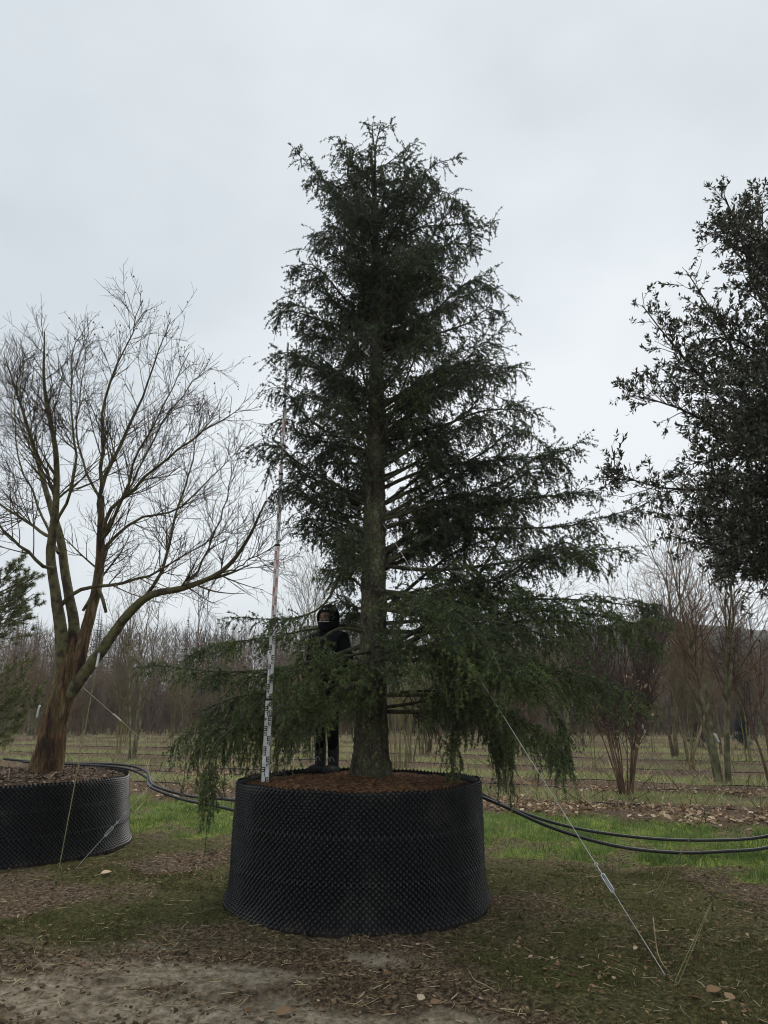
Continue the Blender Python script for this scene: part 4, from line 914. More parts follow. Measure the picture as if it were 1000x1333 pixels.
    child(MB().tubes(A, RA, 5).build('boughs', M['moss_bark'], smooth=True), root)
    child(MB().tubes(B, RB, 3).tubes(C[:, ::2], RC[:, ::2], 3).tubes(C2[:, ::2], RC2[:, ::2], 3).build('twigs', M['dark_twig'], smooth=True, kind='stuff'), root)
    # small dark seed heads left on the twigs at the top right
    tips = np.vstack([C[:, -1], C2[:, -1]]); tips = tips[(tips[:, 2] > 5.6) & (tips[:, 0] > -4.4)]
    tips = tips[rng.permutation(len(tips))[:170]]
    oc = np.array([[1, 0, 0], [-1, 0, 0], [0, 1, 0], [0, -1, 0], [0, 0, 1], [0, 0, -1.3]]); of = np.array([[0, 2, 4], [2, 1, 4], [1, 3, 4], [3, 0, 4], [2, 0, 5], [1, 2, 5], [3, 1, 5], [0, 3, 5]])
    s_ = rng.uniform(0.008, 0.016, len(tips))[:, None]
    I = np.repeat(np.eye(3)[None], len(tips), 0)
    child(MB().scatter(oc, of, tips - [0, 0, 0.012], I[:, 0] * s_, I[:, 1] * s_, I[:, 2] * s_).build('seed_heads', M['dark_twig'], kind='stuff'), root)
    # two cut stubs with tie bands below the fork
    for (x0, y0, x1, y1) in ((128, 765, 138, 797), (122, 770, 108, 795)):
        q = np.array([PX(x0, y0, Y0 - .1), PX((x0 + x1) / 2 + 1, (y0 + y1) / 2, Y0 - .2), PX(x1, y1, Y0 - .25)])
        child(MB().tubes(q, np.array([.026, .024, .020]), 8, cap=True).build('cut_stub', M['moss_bark'], smooth=True), root)
red_tree()

# ------------------------------------------------------------------ broad leaved evergreen at the right
def oak():
    rng = np.random.default_rng(55); base = np.array([RPOT[0], RPOT[1], 0.9])
    root = empty('evergreen_oak', tuple(base), 'broad leaved evergreen tree with dense small dark leaves cut off by the right edge', 'tree')
    P0 = smooth_path([base, base + [-.05, 0, 1.2], base + [.05, .05, 2.6], base + [0, 0, 4.2], base + [.1, 0, 5.0], base + [0, 0, 5.8]], 20); R0 = np.linspace(0.16, 0.03, 20)
    child(MB().tubes(P0, R0, 14).build('trunk', M['olive_bark'], smooth=True), root)
    Yd = 8.2
    hand = [  # limbs that reach into the picture, drawn after the photograph
        ([(1100, 520, 8.3), (1000, 420, 7.9), (965, 330, 7.7), (937, 256, 7.6)], .03),
        ([(1100, 500, 8.3), (1020, 380, 8.0), (975, 310, 8.0), (918, 300, 8.0)], .018),
        ([(1100, 600, 8.4), (980, 500, 8.1), (930, 420, 8.0), (885, 350, 7.9)], .03),
        ([(1100, 620, 8.4), (960, 540, 8.0), (880, 460, 7.8), (828, 395, 7.7)], .032),
        ([(1100, 650, 8.4), (970, 580, 7.9), (890, 535, 7.7), (815, 512, 7.6)], .032),
        ([(1100, 680, 8.4), (980, 640, 7.9), (900, 640, 7.7), (840, 630, 7.6), (790, 612, 7.5)], .03),
        ([(1100, 700, 8.4), (980, 670, 8.2), (920, 670, 8.2), (860, 668, 8.2)], .03),
        ([(1100, 720, 8.3), (990, 700, 7.8), (930, 710, 7.6), (890, 690, 7.5)], .03),
        ([(1100, 560, 8.4), (1020, 420, 8.4), (990, 340, 8.5), (985, 262, 8.5)], .03),
        ([(1100, 640, 8.2), (1010, 600, 7.4), (960, 590, 7.0), (900, 600, 6.8)], .03),
        ([(1100, 690, 8.2), (1020, 690, 7.4), (970, 720, 7.1), (940, 740, 7.0)], .03),
        ([(1100, 580, 8.6), (1000, 510, 9.0), (930, 480, 9.3), (870, 500, 9.4)], .03),
        ([(1100, 730, 8.4), (1030, 730, 8.0), (985, 745, 7.8), (960, 735, 7.7)], .028),
        ([(1100, 480, 8.4), (1040, 380, 8.0), (1000, 330, 7.6), (960, 300, 7.4)], .026),
        ([(1100, 540, 8.2), (1010, 480, 7.5), (950, 440, 7.2), (905, 440, 7.1)], .03),
        ([(1100, 600, 8.2), (1030, 560, 7.3), (980, 530, 6.9), (930, 540, 6.7)], .03),
        ([(1100, 660, 8.6), (1010, 640, 9.2), (960, 650, 9.5), (900, 620, 9.6)], .03),
        ([(1100, 620, 8.2), (1010, 660, 7.2), (965, 670, 6.9), (915, 655, 6.8)], .03),
        ([(1100, 600, 8.2), (1030, 620, 7.8), (990, 600, 7.6), (950, 575, 7.5)], .03),
        ([(1100, 640, 8.2), (1040, 690, 8.0), (1000, 690, 7.9), (955, 690, 7.9)], .03),
        ([(1100, 560, 8.2), (1040, 520, 7.6), (1000, 480, 7.3), (960, 470, 7.2)], .03),
        ([(1100, 660, 8.2), (1040, 720, 7.6), (1005, 725, 7.4), (975, 715, 7.3)], .03),
        ([(1100, 580, 8.2), (1040, 560, 8.4), (1000, 550, 8.6), (950, 540, 8.8)], .03),
    ]
    P = []; R = []
    for pts, r0 in hand:
        Q = smooth_path([PX(p[0] + 8, p[1] + 2, p[2]) for p in pts], 12)
        zb = max(Q[0, 2] - 0.6, 2.2); tb = np.array([np.interp(zb, P0[:, 2], P0[:, 0]), np.interp(zb, P0[:, 2], P0[:, 1]), zb])
        Q = smooth_path([tb, Q[3], Q[6], Q[9], Q[11]], 14); P.append(Q); R.append(np.linspace(r0 * 1.3, 0.005, 14))
    for i in range(20):  # the half of the crown outside the frame
        z = rng.uniform(2.9, 6.2); a = rng.uniform(-2.0, 1.9); Lh = rng.uniform(1.6, 2.5) * (1 - 0.5 * max(0, (z - 5) / 4))
        tb = np.array([base[0], base[1], z - 0.5]); tip = tb + np.array([math.cos(a) * Lh, math.sin(a) * Lh, 0.7])
        P.append(smooth_path([tb, tb * .5 + tip * .5 + rng.normal(size=3) * .12, tip], 14)); R.append(np.linspace(.04, .005, 14))
    P = np.array(P); R = np.array(R)
    for i in range(len(P)):
        child(MB().tubes(P[i], R[i], 6).build('limb', M['dark_twig'], smooth=True), root)
    nh = len(hand)
    S1, r1 = kids(P, R, rng, 20, (0.25, 0.99), (28, 60), (0.35, 0.85), 8, 0.35, 0.10, 0.55, 0.003, 0.004, fall=0.55)
    S2, r2 = kids(S1, r1, rng, 13, (0.15, 1), (28, 60), (0.14, 0.36), 6, 0.25, 0.1, 0.6, 0.002, 0.0025, fall=0.3)
    S3, r3 = kids(P[:nh], R[:nh], rng, 5.0, (0.6, 1.0), (20, 50), (0.12, 0.3), 6, 0.3, 0.1, 0.6, 0.002, 0.0025, fall=0.2)
    S2 = np.concatenate([S2, S3]); r2 = np.concatenate([r2, r3])
    child(MB().tubes(S1, r1, 4).strips(S2[:, ::2], r2[:, ::2] * 1.2).build('branchlets', M['dark_twig'], smooth=True, kind='stuff'), root)
    cnt_ = np.maximum(3, np.round(plen(S2) / 0.0125).astype(int)); idx = np.repeat(np.arange(len(S2)), cnt_)
    pos, T, _ = sample(S2, r2, idx, rng.uniform(0.1, 1, len(idx)) ** 0.7)
    n = len(pos); print('oak leaves', n)
    if n > 125000:
        s_ = rng.permutation(n)[:125000]; pos = pos[s_]; T = T[s_]; n = 125000
    rnd = norm(rng.normal(size=(n, 3))); A = norm(T * 0.55 + rnd * 0.8 + np.array([[0, 0, 0.12]]))
    Bv = norm(np.cross(A, norm(rng.normal(size=(n, 3)) * 0.6 + np.array([[0, 0, 1.0]])))); C = np.cross(A, Bv)
    ln = rng.uniform(0.042, 0.076, n)[:, None]
    tv = np.array([[0, 0, 0], [0.45, 0.18, 0.05], [1, 0, 0.0], [0.45, -0.18, 0.05]]); tf = np.array([[0, 2, 1], [0, 3, 2]])
    child(MB().scatter(tv, tf, pos, A * ln, Bv * ln, C * ln, rng.random(n)).build('crown', M['oak_leaf'], attr=True), root)
oak()

# ------------------------------------------------------------------ the person standing in the pot
def skin_obj(name, verts, edges, mat, parent, levels=2):
    me = bpy.data.meshes.new(name); me.from_pydata([v[:3] for v in verts], edges, []); me.materials.append(mat)
    o = bpy.data.objects.new(name, me); COL.objects.link(o); o.parent = parent
    md = o.modifiers.new('skin', 'SKIN'); md.use_smooth_shade = True
    if not me.skin_vertices: 
        bpy.context.view_layer.update()
    for i, v in enumerate(verts):
        sv = me.skin_vertices[0].data[i]; r = v[3]; sv.radius = r if isinstance(r, tuple) else (r, r); sv.use_root = (i == 0)
    sb = o.modifiers.new('sub', 'SUBSURF'); sb.levels = levels; sb.render_levels = levels
    return o
def person():
    px = PX(424, 1003, 7.93); z0 = soil_z(px[0], 7.93)
    root = empty('person', (px[0], 7.93, z0), 'person in black hooded jacket standing beside the cedar trunk among the boughs', 'person')
    root.rotation_euler = (0, 0, RAD(-28)); root.scale = (0.985,) * 3
    # local frame: faces -Y, x = person's left is +X (seen from the front it is on the right)
    V = [(0, .01, .93, (.155, .115)), (0, .0, 1.10, (.150, .115)), (0, .0, 1.27, (.175, .125)), (0, .01, 1.41, (.165, .105)), (0, .0, 1.485, .058), (0, -.02, 1.60, (.072, .088)), (0, -.02, 1.67, (.062, .072)),
         (.08, .0, .86, .092), (.082, -.015, .50, .070), (.08, .015, .27, .062), (.08, .02, .09, .048),
         (-.08, .0, .86, .092), (-.082, -.015, .50, .070), (-.08, .015, .27, .062), (-.08, .02, .09, .048),
         (.185, .01, 1.40, .070), (.255, .04, 1.15, .054), (.20, -.15, 1.03, .044), (.06, -.225, 1.06, .034),
         (-.185, .01, 1.40, .070), (-.245, .04, 1.14, .054), (-.19, -.15, .99, .044), (-.06, -.205, .985, .034)]
    E = [(0, 1), (1, 2), (2, 3), (3, 4), (4, 5), (5, 6), (0, 7), (7, 8), (8, 9), (9, 10), (0, 11), (11, 12), (12, 13), (13, 14), (3, 15), (15, 16), (16, 17), (17, 18), (3, 19), (19, 20), (20, 21), (21, 22)]
    skin_obj('body', V, E, M['trousers'], root)
    # jacket: hip-length, over torso and sleeves
    J = [(0, .01, .84, (.170, .130)), (0, .0, .98, (.165, .130)), (0, .0, 1.12, (.163, .128)), (0, .0, 1.27, (.178, .132)), (0, .01, 1.40, (.160, .110)), (0, .0, 1.49, (.085, .085)),
         (.180, .01, 1.395, .078), (.250, .04, 1.15, .062), (.20, -.15, 1.03, .056), (.09, -.215, 1.052, .052),
         (-.180, .01, 1.395, .078), (-.245, .04, 1.14, .062), (-.19, -.15, .99, .056), (-.09, -.197, .985, .050)]
    JE = [(0, 1), (1, 2), (2, 3), (3, 4), (4, 5), (4, 6), (6, 7), (7, 8), (8, 9), (4, 10), (10, 11), (11, 12), (12, 13)]
    skin_obj('jacket', J, JE, M['jacket'], root)
    for s in (1, -1):   # boots
        mb = MB(); prof = [(0.058, .30), (.060, .22), (.056, .12), (.058, .06), (.060, .0)]
        mb.lathe(prof, 20, (s * .08, .02, 0))
        bo = mb.build('boot', M['boot'], root, smooth=True)
        f = MB(); u = np.linspace(0, 1, 9)
        Pn = np.stack([s * (.08 + .018 * u), .07 - .25 * u, .050 - .012 * u], -1); f.tubes(Pn, np.array([.045, .055, .056, .054, .053, .053, .050, .042, .018]), 14, cap=True)
        fo = f.build('foot', M['boot'], bo, smooth=True)
        so = MB(); so.box((s * .09, -.05, .012), (.10, .27, .024)); so.build('sole', M['trousers'], bo)
        lace = MB(); a = np.linspace(0, math.pi, 9)
        for dx in (-.028, .022):
            lace.tubes(np.stack([s * .085 + dx + .022 * np.cos(a), -.045 - .02 * np.sin(a), .125 + .045 * np.sin(a)], -1), np.full(9, .0035), 5)
        lace.build('laces', M['trim'], bo)
    # head, face, hood, neck gaiter
    hc = np.array([0, -.03, 1.60])
    def sphere(mb, c, r, seg=28, rings=18, fn=None, keep=None):
        th = np.linspace(0.02, math.pi - 0.02, rings); ph = np.arange(seg) * 2 * math.pi / seg
        d = np.stack([np.sin(th)[:, None] * np.cos(ph), np.sin(th)[:, None] * np.sin(ph), np.cos(th)[:, None] + 0 * ph], -1)
        Vv = d * np.array(r)
        if fn is not None: Vv = fn(Vv, d)
        k = np.arange(seg); k2 = (k + 1) % seg; rw = np.arange(rings - 1)[:, None]
        F = np.stack([rw * seg + k, (rw + 1) * seg + k, (rw + 1) * seg + k2, rw * seg + k2], -1).reshape(-1, 4)
        if keep is not None:
            cc = d.reshape(-1, 3)[F].mean(1); F = F[keep(cc)]
        mb.add(Vv.reshape(-1, 3) + np.array(c), F); return mb
    def facefn(Vv, d):
        f = np.clip(-d[..., 1], 0, 1); Vv = Vv.copy()
        nose = np.exp(-((d[..., 0] / .16) ** 2 + ((d[..., 2] + .12) / .26) ** 2)) * (f > .5)
        sock = np.exp(-(((np.abs(d[..., 0]) - .36) / .17) ** 2 + ((d[..., 2] - .08) / .13) ** 2)) * (f > .4)
        brow = np.exp(-(((d[..., 2] - .30) / .10) ** 2)) * (f > .4)
        Vv[..., 1] -= .024 * nose - .010 * sock + .006 * brow
        return Vv
    hd = sphere(MB(), hc, (.076, .096, .115), 40, 30, facefn).build('head', M['skin'], root, smooth=True)
    for s in (1, -1):
        sphere(MB(), hc + [s * .030, -.082, .010], (.011, .008, .007), 10, 8).build('eye', M['eye'], hd, smooth=True)
        MB().tubes(np.array([hc + [s * .014, -.094, .026], hc + [s * .032, -.093, .031], hc + [s * .048, -.083, .026]]), np.array([.003, .004, .002]), 5).build('eyebrow', M['eye'], hd)
    hood = sphere(MB(), hc + [0, .022, .008], (.122, .135, .150), 44, 34, lambda Vv, d: Vv + np.stack([0 * d[..., 0], .03 * np.clip(-d[..., 2], 0, 1) + .02 * np.clip(d[..., 2], 0, 1), .012 * np.clip(d[..., 2], 0, 1)], -1), lambda c: ~((c[:, 1] < -.50) & (c[:, 2] < .42) & (c[:, 2] > -.95) & (np.abs(c[:, 0]) < .62)) & (c[:, 2] > -.97)).build('hood', M['jacket'], root, smooth=True)
    so = hood.modifiers.new('solid', 'SOLIDIFY'); so.thickness = .010
    MB().box(hc + [.028, -.108, .098], (.012, .006, .016)).build('hood_badge', M['trim'], hood)
    g = MB().lathe([(.072, 1.46), (.092, 1.50), (.095, 1.545), (.088, 1.578), (.082, 1.582)], 28, (0, -.022, 0), rfun=lambda r, z, a: (r * (1 + .12 * np.abs(np.sin(a))), z)).build('neck_gaiter', M['trousers'], root, smooth=True)
    aa = np.linspace(math.pi * 1.18, math.pi * 1.82, 12)
    MB().tubes(np.stack([.093 * np.cos(aa), -.022 + .1045 * np.sin(aa), 1.566 + .003 * np.cos(aa * 3)], -1), np.full(12, .0045), 6).build('gaiter_seam', M['trim'], g)
    # gloved hands: palm and five fingers, the right one closing towards the staff, the left one resting on the belly
    def hand(wrist, d, palm_n, side):
        d = np.array(d, float); d /= np.linalg.norm(d); n_ = np.array(palm_n, float); n_ -= d * n_.dot(d); n_ /= np.linalg.norm(n_); x = np.cross(d, n_) * side
        w_ = np.array(wrist)
        V = [(*w_, .026), (*(w_ + d * .045), (.034, .020)), (*(w_ + d * .085), (.038, .017))]; E = [(0, 1), (1, 2)]
        for j, (off, ln) in enumerate(((.030, .070), (.010, .080), (-.010, .074), (-.029, .058))):
            p = w_ + d * .09 + x * off; q = [p, p + d * ln * .42 + n_ * .010, p + d * ln * .70 + n_ * .030, p + d * ln * .72 + n_ * .052]
            b = len(V)
            for i_, u in enumerate(q): V.append((*u, .0098 - .0009 * i_))
            E += [(2, b), (b, b + 1), (b + 1, b + 2), (b + 2, b + 3)]
        b = len(V); p = w_ + d * .03 + x * .030
        for i_, u in enumerate([p, p + d * .022 + x * .022 + n_ * .012, p + d * .050 + x * .022 + n_ * .028]): V.append((*u, .0115 - .001 * i_))
        E += [(1, b), (b, b + 1), (b + 1, b + 2)]
        skin_obj('glove', V, E, M['jacket'], root, 1)
    hand((.075, -.222, 1.057), (-1, -.28, .12), (0, 1, 0), 1)
    hand((-.075, -.204, .985), (1, -.25, .0), (0, 1, 0), -1)
person()

# ------------------------------------------------------------------ telescopic measuring staff
def staff():
    b = PX(345, 1021, 7.35); t = PX(375, 446, 7.35); zb = soil_z(b[0], b[1]); b = np.array([b[0], b[1], zb - 0.01])
    root = empty('measuring_staff', tuple(b), 'white telescopic measuring staff with black and red marks standing upright in the pot', 'measuring staff')
    ax = norm((t - b)[None])[0]; L_ = np.linalg.norm(t - b)
    Rm = Vector(ax).to_track_quat('Z', 'Y').to_matrix()
    xa = np.array([1, 0, 0]) - ax * ax[0]; xa /= np.linalg.norm(xa); ya = np.cross(ax, xa); rot = np.stack([xa, ya, ax], 1)
    ws = [.066, .056, .047, .038, .030, .022]; n = len(ws); seg = L_ / n
    SEG = {'0': 'abcdef', '1': 'bc', '2': 'abged', '3': 'abgcd', '4': 'fgbc', '5': 'afgcd', '6': 'afgedc', '7': 'abc', '8': 'abcdefg', '9': 'abcdfg'}
    for i in range(n):
        w_ = ws[i]; s0 = i * seg; c = b + ax * (s0 + seg / 2)
        sec = child(MB().box(c, (w_, w_ * .62, seg), rot).build('staff_section', M['staff_white']), root)
        if i:
            child(MB().box(b + ax * (s0 + .004), (ws[i - 1] + .006, ws[i - 1] * .62 + .006, .022), rot).build('locking_collar', M['staff_black']), root)
        mb = MB(); fz = -w_ * .31 - .0012
        def bar(u0, u1, v0, v1):
            mb.box(b + ax * ((v0 + v1) / 2) + xa * ((u0 + u1) / 2 * w_) + ya * fz, ((u1 - u0) * w_, .0022, v1 - v0), rot)
        kk = int(round(seg / .10))
        for j in range(kk):
            v = s0 + .012 + j * (seg - .024) / kk; st_ = (seg - .024) / kk; u = st_ / 10
            sgn = 1 if j % 2 == 0 else -1
            lo, hi = (0.02, .47) if sgn > 0 else (-.47, -.02)
            for q in (0, 2, 4): bar(lo, hi, v + q * u, v + (q + 1) * u)           # E shaped block
            sp = (lo, lo + .13) if sgn > 0 else (hi - .13, hi)
            bar(*sp, v + u, v + 2 * u); bar(*sp, v + 3 * u, v + 4 * u)
            lo2, hi2 = (-.42, -.06) if sgn > 0 else (.06, .42)                      # the decimetre figure beside it
            dgt = str((i * kk + j + 1) % 10); y0 = v + 5.6 * u; hh = 3.6 * u; m_ = (lo2 + hi2) / 2; tk = .10; th_ = .5 * u
            pos = {'a': (lo2, hi2, y0 + hh - th_, y0 + hh), 'd': (lo2, hi2, y0, y0 + th_), 'g': (lo2, hi2, y0 + hh / 2 - th_ / 2, y0 + hh / 2 + th_ / 2),
                   'f': (lo2, lo2 + tk, y0 + hh / 2, y0 + hh), 'b': (hi2 - tk, hi2, y0 + hh / 2, y0 + hh), 'e': (lo2, lo2 + tk, y0, y0 + hh / 2), 'c': (hi2 - tk, hi2, y0, y0 + hh / 2)}
            for ch in SEG[dgt]: bar(*pos[ch])
        mk = mb.build('markings', M['staff_red'] if i in (2, 4) else M['staff_black'])
        mk.parent = sec; mk.matrix_parent_inverse = Matrix.Translation(root.location).inverted() @ Matrix.Identity(4)
        mk.matrix_parent_inverse = (sec.matrix_parent_inverse.inverted() @ Matrix.Translation(root.location).inverted()) if False else Matrix.Identity(4)
staff()

# ------------------------------------------------------------------ hoses
def tube_thing(name, pts, r, mat, label, cat, n=60, sides=8, group=None):
    P = smooth_path(pts, n); o = MB().tubes(P, np.full(n, r), sides, cap=True).build(name, M[mat], smooth=True); return tag(o, label, cat, group)
tube_thing('water_hose', [PX(5, 988, 11.3), PX(60, 993, 11.2), (-3.72, 10.85, 0.89), (-3.25, 10.55, 0.82), PX(200, 1022, 9.6), PX(245, 1036, 9.0), PX(290, 1040, 8.5), (-1.30, 8.05, 0.72), (-1.18, 8.25, 0.70)], .016, 'hose', 'upper black water hose slung from the left pot to the central pot', 'hose')
tube_thing('water_hose', [PX(30, 992, 11.2), (-3.75, 10.80, 0.86), (-3.22, 10.45, 0.76), PX(195, 1024, 9.5), PX(235, 1040, 8.9), PX(280, 1049, 8.4), (-1.33, 7.95, 0.63), (-1.15, 8.2, 0.60)], .016, 'hose', 'lower black water hose slung from the left pot to the central pot', 'hose')
tube_thing('water_hose', [(0.05, 8.62, 0.98), (0.50, 8.40, 0.96), (0.78, 8.22, 0.92), PX(660, 1050, 8.3), PX(740, 1076, 8.4), PX(830, 1090, 8.5), PX(920, 1094, 8.5), PX(1000, 1088, 8.5), (4.62, 8.5, .55), (4.85, 8.45, .66)], .016, 'hose', 'upper black water hose sagging over the grass right of the central pot', 'hose', 90)
tube_thing('water_hose', [(0.20, 8.50, 0.84), (0.62, 8.28, 0.90), PX(645, 1045, 8.1), PX(720, 1078, 8.1), PX(800, 1101, 8.2), PX(880, 1110, 8.2), PX(950, 1108, 8.3), PX(1000, 1103, 8.3), (4.55, 8.3, .42), (4.8, 8.3, .5)], .017, 'hose', 'lower black water hose sagging over the grass right of the central pot', 'hose', 90)
for j, (s0, lab) in enumerate([(15.0, 'nearest thin black drip line lying along the leafy planting row'), (17.9, 'second thin black drip line lying on the turf behind the leafy row'), (19.6, 'third thin black drip line lying on the planting row behind'), (23.6, 'fourth thin black drip line on the ground among the nursery trees'), (28.0, 'farthest thin black drip line on the ground among the nursery trees')]):
    xs = np.linspace(-0.6 * s0, 0.62 * s0, 60); ys = s0 - 0.38 * xs + 0.12 * np.sin(xs * 0.9 + j)
    P = np.stack([xs, ys, ground_h(xs, ys) + .008 + .012 * np.sin(xs * 2.1 + j * 2)], -1); o = MB().tubes(P, np.full(60, .013), 6).build('drip_line', M['hose'], smooth=True); tag(o, lab, 'hose', 'drip lines along the nursery rows')

# ------------------------------------------------------------------ guy wires, twines, sleeves, stakes
def gz(p): return float(ground_h(np.array(p[0:1]), np.array(p[1:2]))[0])
def tat(a, b, py):
    """share of the way from a to b at which the line crosses photo row py"""
    u = np.linspace(0, 1, 2000)[:, None]; p = np.asarray(a) * (1 - u) + np.asarray(b) * u - [0, 0, CAM_H]
    row = 666.5 - FPX * (p[:, 2] * CP - p[:, 1] * SP) / (p[:, 1] * CP + p[:, 2] * SP)
    return float(u[np.argmin(np.abs(row - py)), 0])
def guy(name, a, b, r, mat, label, turn=None, cat='guy wire', sleeve=None, sag=0.0):
    a = np.array(a, float); b = np.array(b, float); root = empty(name, tuple(b), label, cat)
    u = np.linspace(0, 1, 14)[:, None]; P = a * (1 - u) + b * u; P[:, 2] -= sag * 4 * (u * (1 - u))[:, 0]
    child(MB().tubes(P, np.full(14, r), 6).build('cable' if mat == 'wire' else 'cord', M[mat], smooth=True), root)
    d = norm((b - a)[None])[0]; s = norm(np.cross(d, [0, 1.0, 0.2])[None])[0]
    if turn is not None:
        c = a + (b - a) * turn; h_ = .07
        for sg in (1, -1):
            q = np.array([c - d * h_ + 0 * s, c - d * h_ * .8 + s * sg * .012, c + d * h_ * .8 + s * sg * .012, c + d * h_])
            child(MB().tubes(q, np.array([.005, .005, .005, .005]), 6, cap=True).build('turnbuckle_frame', M['steel'], smooth=True), root)
        for e in (-1, 1):
            q = np.array([c + d * h_ * e * .55, c + d * h_ * e * 1.7]); child(MB().tubes(q, np.array([.004, .004]), 6, cap=True).build('turnbuckle_screw', M['steel'], smooth=True), root)
        an = np.linspace(0, 6.283, 12); q = c - d * h_ * 1.9 + .012 * (np.cos(an)[:, None] * d + np.sin(an)[:, None] * s)
        child(MB().tubes(q, np.full(12, .003), 5).build('loop', M['steel'], smooth=True), root)
        for cl in (.26, .36, .55):
            q = c - d * (cl); child(MB().box(q, (.009, .009, .014)).build('wire_clamp', M['steel']), root)
    if sleeve is not None:
        c0, c1 = sleeve; q = np.array([a * (1 - c0) + b * c0, a * (1 - (c0 + c1) / 2) + b * (c0 + c1) / 2, a * (1 - c1) + b * c1])
        child(MB().tubes(q, np.full(3, .016), 8, cap=True).build('sleeve', M['sleeve'], smooth=True), root)
    # ground anchor: a short bent rod standing out of the soil
    q = np.array([b + [0, 0, -.06], b + [0, 0, .02], b + [.012, 0, .045], b + [.03, 0, .03]]); child(MB().tubes(smooth_path(q, 8), np.full(8, .004), 6, cap=True).build('anchor_rod', M['cedar_limb'], smooth=True), root)
    return root
g1 = GR(868, 1277); g1[2] = gz(g1)
att = trunk_at(3.55)
guy('guy_wire', att + [.08, -.05, 0], g1 + [0, 0, .02], .0026, 'wire', 'pale steel guy wire with turnbuckle running down to the right foreground', turn=tat(att + [.08, -.05, 0], g1, 1153))
g2 = GR(98, 1128); g2[1] = 8.42; g2 = np.array([PX(98, 1128, 8.42)[0], 8.42, 0]); g2[2] = gz(g2)
guy('guy_wire', trunk_at(3.3) + [-.08, -.02, 0], g2 + [0, 0, .02], .0026, 'wire', 'pale steel guy wire with turnbuckle crossing in front of the left pot', turn=tat(trunk_at(3.3), g2, 1085))
g3 = np.array([GR(73, 1152)[0], GR(73, 1152)[1], 0]); g3[2] = gz(g3)
tw = guy('guy_twine', PX(128, 856, 9.65), g3 + [0, 0, .02], .005, 'twine', 'yellow green twine tied from the low limb down in front of the left pot', cat='twine', sleeve=(-.03, .055))
for k_ in range(3):
    q = g3 + [0.01 * k_, 0, .03 + .05 * k_]; an = np.linspace(0, 6.283, 12); child(MB().tubes(np.stack([q[0] + .02 * np.cos(an), q[1] + .012 * np.sin(an), q[2] + .035 * np.sin(an)], -1), np.full(12, .005), 5).build('knot_loop', M['twine'], smooth=True), tw)
g4 = GR(878, 1280); g4[2] = gz(g4)
rt = np.array([RPOT[0] - .1, RPOT[1], 3.4])
def twine_pair(foot, frac, lab, lab2):
    foot = np.array(foot); foot[2] = gz(foot); end = foot + (rt - foot) * frac
    r = guy('guy_twine', end, foot + [0, 0, .015], .0034, 'twine', lab, cat='twine')
    s2 = np.array([.012, 0, .004]); u = np.linspace(0, 1, 12)[:, None]
    child(MB().tubes((end + s2 * .3) * (1 - u) + (foot + s2 + [.01, 0, 0]) * u, np.full(12, .0032), 5).build('cord', M['twine'], smooth=True), r)
    an = np.linspace(0, 6.283, 12)
    child(MB().tubes(np.stack([end[0] + .016 * np.cos(an), end[1] + .008 * np.sin(an), end[2] + .024 * np.sin(an)], -1), np.full(12, .005), 5).build('knot_loop', M['twine'], smooth=True), r)
    guy('guy_wire', rt, end, .0016, 'hose', lab2)
twine_pair(GR(878, 1282), .115, 'doubled yellow green twine rising from the anchor in the right foreground', 'thin dark wire going on from the doubled twine to the right edge')
twine_pair(GR(850, 1170), .20, 'yellow green twine crossing the grass strip and hoses at the right', 'thin dark wire going on from the twine that crosses the hoses')
def sleeve_on(px0, px1, Y, label):
    q = np.array([PX(*px0, Y), (PX(*px0, Y) + PX(*px1, Y)) / 2 + [0, -.01, .01], PX(*px1, Y)])
    tag(MB().tubes(smooth_path(q, 8), np.full(8, .0013 * Y), 8, cap=True).build('tie_sleeve', M['sleeve'], smooth=True), label, 'sleeve')
guy('guy_wire', PX(100, 888, 9.95), GR(205, 980) , .004, 'wire', 'thin guy wire with white sleeve running behind the red barked trunk', sleeve=(.23, .30))
sleeve_on((52, 918), (48, 934), 12.0, 'white tie sleeve left of the red barked trunk')
sleeve_on((834, 940), (840, 954), 15.4, 'white tie sleeve on the red stemmed shrub')
sleeve_on((930, 955), (936, 966), 17.2, 'white tie sleeve on the mossy tree at the right')
def stake(a, b, r, label):
    a = np.array(a); b = np.array(b); tag(MB().tubes(np.array([a, (a + b) / 2, b]), np.array([r, r, r * .95]), 8, cap=True).build('wooden_stake', M['stake'], smooth=True), label, 'stake')
gs = GR(898, 992); gs[2] = -.1; stake(gs, PX(921, 922, gs[1]), .045, 'tan wooden stake leaning against the mossy tree at the right')
gs = GR(229, 953); gs[2] = -.1; stake(gs, PX(236, 908, gs[1]), .07, 'tan wooden stake far behind the left cedar bough')
def stick(name, p, d, L_, r, mat, label):
    p = np.array(p); d = norm(np.array([d], float))[0]; q = np.array([p - d * .03, p + d * L_ * .5 + [.006, 0, .004], p + d * L_]); tag(MB().tubes(q, np.array([r, r, r * .7]), 6, cap=True).build(name, M[mat], smooth=True), label, 'stick')
def on_mulch(px, py):
    z = .88
    for _ in range(6): g = GR(px, py, z); z = mulch_z(g[0], g[1])
    return np.array([g[0], g[1], z])
stick('dry_stalk', on_mulch(60, 1020), (.6, 0, .75), .17, .008, 'stake', 'pale dry stalk sticking out of the mulch right of the red trunk')
stick('dry_stalk', on_mulch(100, 1012), (.1, 0, 1), .10, .008, 'stake', 'short dry stalk standing in the mulch beside the twine')
stick('dry_stalk', on_mulch(115, 999), (0, 0, 1), .08, .008, 'stake', 'short dry stalk at the back of the left pot mulch')
stick('dry_stalk', on_mulch(9, 1024), (.05, 0, 1), .14, .008, 'stake', 'dry stalk standing in the mulch at the left edge')
